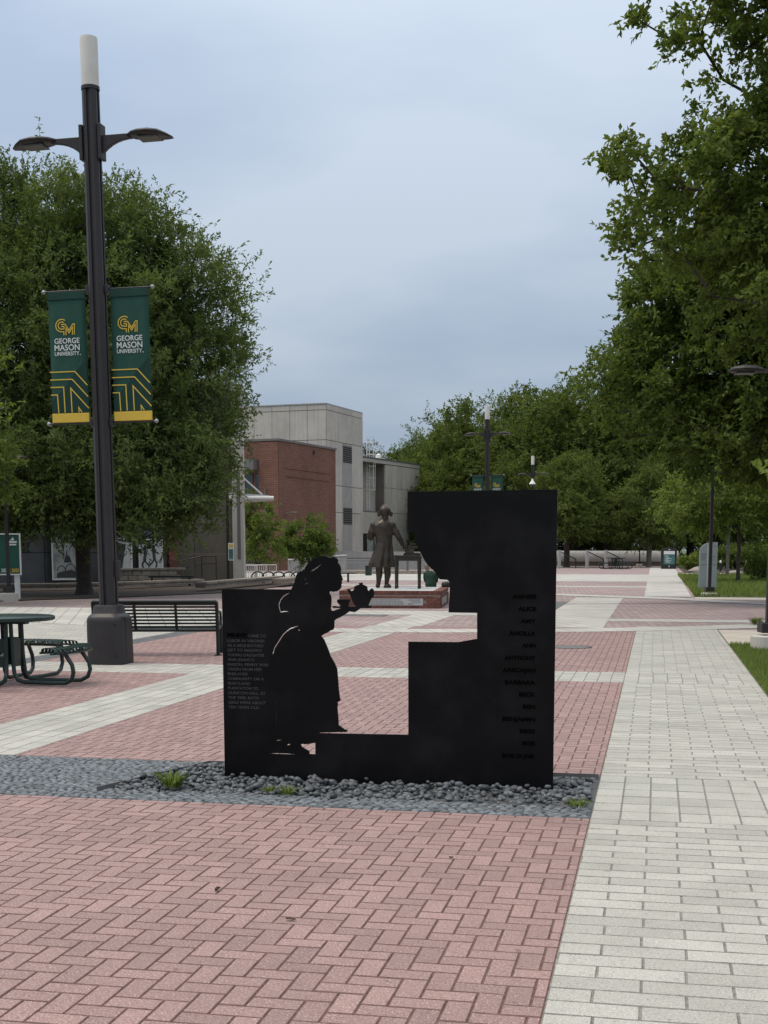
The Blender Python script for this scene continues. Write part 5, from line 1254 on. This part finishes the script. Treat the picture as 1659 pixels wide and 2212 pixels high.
def make_tree(name, loc, lobes, n, crad, twigs, per, L_, W_, leaf, bark, trunk_h, trunk_r, seed, zmin=None, surf=2.4, lean=(0, 0), rz=0.0, branches=True, label=None, group=None, **kw):
    g = np.random.default_rng(seed)
    pts = crown_points(g, lobes, n, surf, zmin); cen = np.array([np.average([l[0] for l in lobes]), np.average([l[1] for l in lobes]), np.average([l[2] for l in lobes]) - .8])
    root = empty(name, loc, rz, label, 'tree' if 'shrub' not in name else 'shrub', group)
    tr = obj('trunk', wood_mesh('trunk', tree_skeleton(g, pts, trunk_h, trunk_r, lean)), M[bark], root)
    V, F, tn = foliage(g, pts, cen, crad, twigs, per, L_, W_, **kw)
    me = np_mesh('crown', V, F, 4, tn); obj('crown', me, M[leaf], root)
    return root

# the big willow oak at left
make_tree('willow_oak', (-10.9, 45.2, .02), [(0.6, 0, 8.5, 5.0, 4.6, 4.2), (-2.6, .5, 9.6, 4.2, 4.0, 5.0), (2.6, -.4, 6.8, 3.3, 3.4, 2.8), (-3.8, 0, 5.0, 3.4, 3.4, 3.0), (0.2, 0, 11.7, 3.2, 3.0, 2.6), (2.2, 0, 11.2, 2.9, 2.8, 2.5), (3.3, 0, 9.0, 3.1, 3.0, 2.8), (-3.2, .5, 12.3, 2.8, 2.6, 2.5), (.2, -2.2, 4.2, 3.2, 2.6, 2.2), (0, 0, 7, 3, 3, 4), (3.0, -1.6, 4.4, 2.7, 2.4, 2.0), (1.5, -1.8, 3.0, 3.3, 2.3, 1.3), (-2.6, -1.5, 3.2, 2.6, 2.2, 1.2)],
          1320, .74, 25, 13, .15, .052, 'leaf_willow', 'bark', 2.4, .27, 5, zmin=1.55, surf=2.2, label='big dark green willow oak behind the tall lamp post', droop=.15, up=.45)
make_tree('street_tree', (-13.6, 37.5, 0), [(0, 0, 5.6, 2.6, 2.4, 2.6), (.8, -.3, 3.9, 2.1, 2.0, 1.5)], 130, .6, 14, 9, .16, .075, 'leaf_light', 'bark', 2.3, .13, 8, zmin=2.4, label='brighter green tree cut off by the left edge', droop=.3)
# oaks and their neighbours at right
make_tree('white_oak', (12.8, 26.5, 0), [(-2.0, 0, 12.8, 4.4, 4.2, 3.6), (-5.5, .3, 8.7, 3.1, 3.0, 1.7), (-5.4, 0, 12.1, 2.6, 2.4, 1.1), (-3.6, 0, 10.4, 2.6, 2.4, 1.4), (-2.6, -.5, 8.4, 4.4, 4.0, 2.4), (0.6, 0, 9.5, 4.2, 4.0, 4.5), (-3.2, .2, 6.6, 3.6, 3.4, 1.6)],
          1050, .44, 17, 11, .135, .074, 'leaf_oak', 'bark', 4.2, .36, 21, zmin=4.6, label='large oak filling the upper right corner against the sky', droop=.2, up=.5, surf=2.6)
make_tree('honey_locust', (13.4, 37.5, 0), [(-3.2, 0, 7.6, 3.6, 3.2, 2.8), (-5.4, .3, 6.2, 2.4, 2.4, 1.9), (-4.6, 0, 8.6, 2.5, 2.4, 1.7), (0, 0, 6.8, 3.6, 3.6, 3.0), (-2.6, -.6, 5.0, 3.8, 3.0, 1.5), (.5, -.5, 4.0, 3.2, 2.6, 1.5)],
          800, .56, 18, 11, .16, .075, 'leaf_mid', 'bark', 3.0, .22, 22, zmin=3.1, label='broad green tree below the large oak at right', droop=.3, surf=2.8)
make_tree('young_tree', (*G(1594, 1260)[:2], 0), [(-1.0, 0, 4.0, 2.9, 2.2, 1.5), (1.4, 0, 4.2, 2.4, 2.2, 1.7), (-2.3, -.3, 3.1, 1.4, 1.3, .75)], 150, .62, 13, 10, .22, .075, 'leaf_light', 'bark', 2.2, .10, 25, zmin=2.1, label='young light green tree with a thin dark trunk in the grass', droop=.65, up=.3)
make_tree('young_tree', (*G(1571, 1246)[:2], 0), [(0, 0, 4.8, 2.6, 2.4, 2.0), (-1.5, 0, 3.9, 1.6, 1.6, 1.2)], 90, .75, 12, 9, .24, .09, 'leaf_light', 'bark_pale', 2.6, .10, 26, zmin=2.5, label='young light green tree with a thin pale trunk behind the sign', droop=.6, up=.3)
# far trees: three kinds, placed one by one
protoA = make_tree('shade_tree', (0, 0, 0), [(0, 0, 7.6, 4.6, 4.6, 3.6), (2.0, .5, 5.6, 3.4, 3.4, 2.4), (-2.3, -.5, 5.8, 3.4, 3.4, 2.5), (0.4, -.6, 10.2, 2.8, 2.8, 2.4), (0, -2, 4.6, 3.2, 2.4, 1.6)], 320, .85, 18, 12, .215, .095, 'leaf_far', 'bark', 2.6, .30, 31, zmin=2.8, label='x', droop=.25)
protoB = make_tree('shade_tree', (0, 0, 0), [(0, 0, 7.0, 5.2, 5.0, 2.8), (1.4, 0, 9.6, 3.4, 3.4, 2.4), (-3.0, 0, 6.0, 3.0, 3.0, 2.2), (3.2, -.8, 5.2, 2.8, 2.8, 2.0), (0, -1.8, 5.0, 3.4, 2.6, 1.8)], 320, .9, 18, 12, .215, .095, 'leaf_far', 'bark', 2.4, .34, 32, zmin=2.6, label='x', droop=.25)
protoC = make_tree('shade_tree', (0, 0, 0), [(0, 0, 6.4, 4.0, 4.0, 4.0), (1.5, 0, 4.4, 3.0, 3.0, 2.2), (-1.6, -.4, 4.6, 3.0, 3.0, 2.2), (0, 0, 9.8, 2.2, 2.2, 2.2)], 280, .82, 18, 12, .205, .085, 'leaf_far', 'bark_pale', 2.4, .26, 33, zmin=2.4, label='x', droop=.4)
far = [  # u, v of the top, distance, kind, turn
    (868, 942, 165, 0, .3, 'rounded tree just right of the concrete block, leftmost of the far trees'),
    (925, 924, 160, 1, 1.2, 'second far tree right of the concrete block'),
    (985, 902, 155, 0, 2.1, 'far tree whose crown shows left of the bannered lamp post'),
    (1050, 862, 146, 1, 3.4, 'far tree directly behind the bannered lamp post'),
    (1118, 836, 140, 2, .8, 'far tree between the two tall lamp posts'),
    (1180, 826, 136, 0, 4.2, 'far tree right behind the lamp post with the camera dome'),
    (1250, 816, 132, 1, 5.0, 'tall far tree beside the right edge of the panel'),
    (1330, 822, 128, 2, 1.7, 'far tree behind the far picnic table'),
    (1415, 842, 134, 1, 2.6, 'far tree with its crown above the recycling kiosk'),
    (1500, 860, 130, 0, 3.9, 'far tree standing behind the silver grey sign'),
    (1590, 850, 126, 2, 4.6, 'far tree behind the young trees at right'),
    (1680, 840, 128, 1, .2, 'far tree cut off by the right edge'),
    (1100, 985, 126, 2, 2.9, 'lower tree peeping over the panel between the lamp posts'),
    (1228, 965, 112, 0, 1.1, 'dark trunked tree just right of the panel edge'),
    (1407, 990, 112, 2, 3.1, 'pale trunked tree beside the recycling kiosk'),
    (960, 985, 140, 2, 5.5, 'low bright tree above the left half of the panel'),
    (1310, 1010, 127, 0, .5, 'low dark tree behind the far picnic table'),
    (1560, 1000, 124, 0, 2.2, 'low dark tree behind the hedge at right')]
used = set()
for u, vt, Y_, k, rz, lb in far:
    pr_ = (protoA, protoB, protoC)[k]; hgt_ = (12.9, 12.3, 12.2)[k]
    o = pr_ if k not in used else copy_tree(pr_); used.add(k)
    p = at(u, vt, Y_); s_ = p.z / hgt_
    o.location = (p.x, Y_, 0); o.rotation_euler.z = rz; o.scale = (max(s_, .85), max(s_, .85), s_); prop(o, lb, 'tree', 'shade trees at the far end of the plaza')
p = at(790, 945, 170); make_tree('pine_tree', (p.x, 170, 0), [(0, 0, 14.0, 1.8, 1.8, 1.6), (.9, 0, 12.0, 2.0, 2.0, .9), (-.8, 0, 10.6, 2.2, 2.2, .9), (.4, 0, 9, 2.4, 2.4, .8)], 70, .8, 10, 9, .35, .08, 'leaf_pine', 'bark', 8, .25, 44, label='thin dark pine rising between tower and stage block')
# small trees and shrubs near the brick building
p = at(668, 1210, 76); make_tree('crape_myrtle', (p.x, 76, 0), [(0, 0, 2.1, 1.55, 1.4, 1.3), (0, -.2, 1.5, 1.45, 1.3, .9)], 90, .42, 14, 9, .16, .075, 'leaf_mid', 'bark', .8, .08, 51, zmin=.5, label='round green shrub tree in front of the brick wall', droop=.3)
p = at(552, 1210, 72); make_tree('crape_myrtle', (p.x, 72, 0), [(0, 0, 2.6, 1.5, 1.3, 1.7), (.5, -.2, 1.8, 1.2, 1.1, 1.0), (-.4, 0, 3.8, .9, .9, .9)], 90, .42, 12, 9, .15, .07, 'leaf_light', 'bark', .9, .08, 52, zmin=.6, label='loose olive green tree between the pale pier and brick wall', droop=.3)
p = G(1490, 1236); make_tree('low_shrub', (p.x, p.y, 0), [(0, 0, .6, .7, .6, .6)], 40, .3, 10, 8, .16, .07, 'leaf_light', 'bark', .2, .03, 53, zmin=.1, label='yellow green shrub beside the large tan boulder', droop=.3)
p = at(1640, 1230, 62); make_tree('low_shrub', (p.x, 62, 0), [(0, 0, .9, .95, .9, .9), (.5, 0, .6, .9, .8, .6)], 60, .34, 9, 7, .14, .06, 'leaf_mid', 'bark', .3, .03, 54, zmin=.1, label='twiggy green shrub at the right edge behind the grass', droop=.2)
hp = [(-2.2 + i * .62 + .1 * math.sin(i * 9), .12 * math.cos(i * 5), .75, .75, .7, .78) for i in range(8)]
p = at(1590, 1230, 98); make_tree('clipped_hedge_shrub', (p.x, 98, 0), hp, 130, .5, 11, 8, .18, .09, 'leaf_mid', 'bark', .3, .05, 56, zmin=.1, surf=3.5, label='long clipped green hedge behind the young trees', droop=.1)
uh = [(-24 + i * 3.2, .5 * math.sin(i * 7), 1.5 + .5 * math.sin(i * 3.3), 2.2, 1.4, 1.7 + .5 * math.cos(i * 2.1)) for i in range(17)]
g_ = np.random.default_rng(77); up_ = crown_points(g_, uh, 420, 2.6, .2); V, F, tn = foliage(g_, up_, np.array([0, 4, 0]), .8, 11, 8, .30, .14)
o = obj('understorey_foliage', np_mesh('understorey_foliage', V, F, 4, tn), M['leaf_mid'], None, loc=(27, 138, 0), rz=R(-5), kind='stuff', label='dark mass of shrubs under the far trees', cat='shrubs')
uh2 = [(-30 + i * 4.2, (i % 2) * 3, 4.6 + .8 * math.sin(i * 3.1), 3.2, 2.0, 4.6) for i in range(17)]
up_ = crown_points(g_, uh2, 800, 2.4, .1); V, F, tn = foliage(g_, up_, np.array([0, 6, 0]), 1.2, 11, 8, .42, .2)
obj('far_wood_edge', np_mesh('far_wood_edge', V, F, 4, tn), M['leaf_far'], None, loc=(28, 152, 0), rz=R(-5), kind='stuff', label='dense far edge of the wood behind the shade trees', cat='wood')
# oak sprig hanging in at the right edge
g_ = np.random.default_rng(5); sp_ = np.array([[.0, 0, 0], [.10, .03, .03], [.2, 0, .02]])
V, F, tn = foliage(g_, sp_, np.array([.4, 0, 0]), .10, 5, 4, .085, .045)
sg2 = empty('oak_sprig', at(1668, 1012, 9.5), 0, 'bright oak sprig poking in at the right edge', 'twig')
obj('leaves', np_mesh('leaves', V, F, 4, np.clip(tn + .3, 0, 1)), M['leaf_weed'], sg2); obj('stem', MB().tube([(0, 0, 0), (.2, .02, .03), (.6, .1, .15)], [.004, .006, .01], 5), M['bark'], sg2)

# ------------------------------------------------------------------ grass and weeds
def blades(g, P, h_, w_):
    n = len(P); a = g.random(n) * 6.283; d = np.stack([np.cos(a), np.sin(a), np.zeros(n)], 1); b = norm(np.stack([np.cos(a + 1.3), np.sin(a + 1.3), np.zeros(n)], 1))
    H = h_ * (.5 + g.random((n, 1))); top = P + np.array([0, 0, 1]) * H + b * H * .45
    V = np.stack([P - d * w_, P + d * w_, top], 1).reshape(-1, 3); return V, np.arange(3 * n).reshape(-1, 3), g.random(n)
def lawn_points(g, s0, s1, t0, t1, n, dens=1.0):
    s = s0 + (s1 - s0) * g.random(n); t = t0 + (t1 - t0) * g.random(n)
    x = BX.x * s + AX.x * t; y_ = BX.y * s + AX.y * t; u = PCX + FPX * x / np.maximum(y_, .1)
    k = u < 1720; return np.stack([x[k], y_[k], np.full(k.sum(), .01)], 1)
g_ = np.random.default_rng(9)
V, F, tn = blades(g_, lawn_points(g_, 1.25, 3.2, 13, 22.3, 45000), .055, .005)
obj('lawn_grass', np_mesh('lawn_grass', V, F, 3, tn), M['grass'], None, kind='stuff', label='short mown grass beside the grey walk at right', cat='grass')
V, F, tn = blades(g_, lawn_points(g_, 1.33, 16, 44.5, 80, 60000), .16, .018)
obj('ground_cover', np_mesh('ground_cover', V, F, 3, tn), M['grass'], None, kind='stuff', label='ragged grass and ground cover round the silver grey sign', cat='grass')
def weed(p, r, n, h_, label):
    g = np.random.default_rng(int(abs(p.x) * 1000)); a = g.random(n) * 6.283; rr = r * np.sqrt(g.random(n))
    P = np.stack([p.x + rr * np.cos(a), p.y + rr * np.sin(a), np.full(n, p.z)], 1)
    d = np.stack([np.cos(a), np.sin(a), np.zeros(n)], 1); H = h_ * (.4 + .8 * g.random((n, 1))); w = np.stack([-np.sin(a), np.cos(a), np.zeros(n)], 1) * .004 * (1 + g.random((n, 1)))
    m1 = P + np.array([0, 0, 1]) * H * .7 + d * H * .35; tp = P + np.array([0, 0, 1]) * H * .85 + d * H * (.7 + .5 * g.random((n, 1)))
    V = np.stack([P, m1 + w, tp, m1 - w], 1).reshape(-1, 3) - np.array(p)
    o = obj('weed', np_mesh('weed', V, np.arange(4 * n).reshape(-1, 4), 4, g.random(n)), M['leaf_weed'], None, loc=p, label=label, cat='weed', group='weeds in the pebbles')
weed(G(372, 1704, .01), .055, 120, .115, 'largest green weed tuft at the left corner of the loose pebbles')
weed(G(622, 1716, .01), .05, 50, .055, 'small weed sprouting from the pebbles below the girl silhouette')
weed(G(580, 1713, .01), .03, 30, .05, 'tiny weed left of the small one below the girl silhouette')
weed(G(1248, 1744, .01), .06, 60, .05, 'low weed in the pebbles next to the grey walk corner')
weed(G(1634, 1350, .0), .11, 170, .17, 'dark green tuft beside the path lamp at the right edge')
# litter on the bricks
def dry(u, v, r, label, curl=.5):
    mb = MB(); n = 9; rs = []
    for i in range(5):
        k = i / 4; w_ = r * math.sin(math.pi * min(max(k, .08), .95)) * .55
        rs.append([((k - .5) * 2 * r, w_ * q, curl * r * (q * q * .5 + .15 * math.sin(k * 6))) for q in (-1, -.5, 0, .5, 1)])
    vs = [p for q in rs for p in q]; fs = [(i * 5 + j, i * 5 + j + 1, (i + 1) * 5 + j + 1, (i + 1) * 5 + j) for i in range(4) for j in range(4)]
    mb.add(vs, fs); obj('dry_leaf', mb, M['leaf_dry'], None, loc=G(u, v, .006), rz=u * .37, label=label, cat='leaf', group='dry leaves on the bricks')
dry(628, 1986, .022, 'curled dry leaf on the red bricks below the girl silhouette'); dry(470, 1922, .022, 'dark curled leaf on the red bricks at left centre', .9); dry(974, 1853, .014, 'tiny dark leaf on the red bricks near the panel', 1.0)
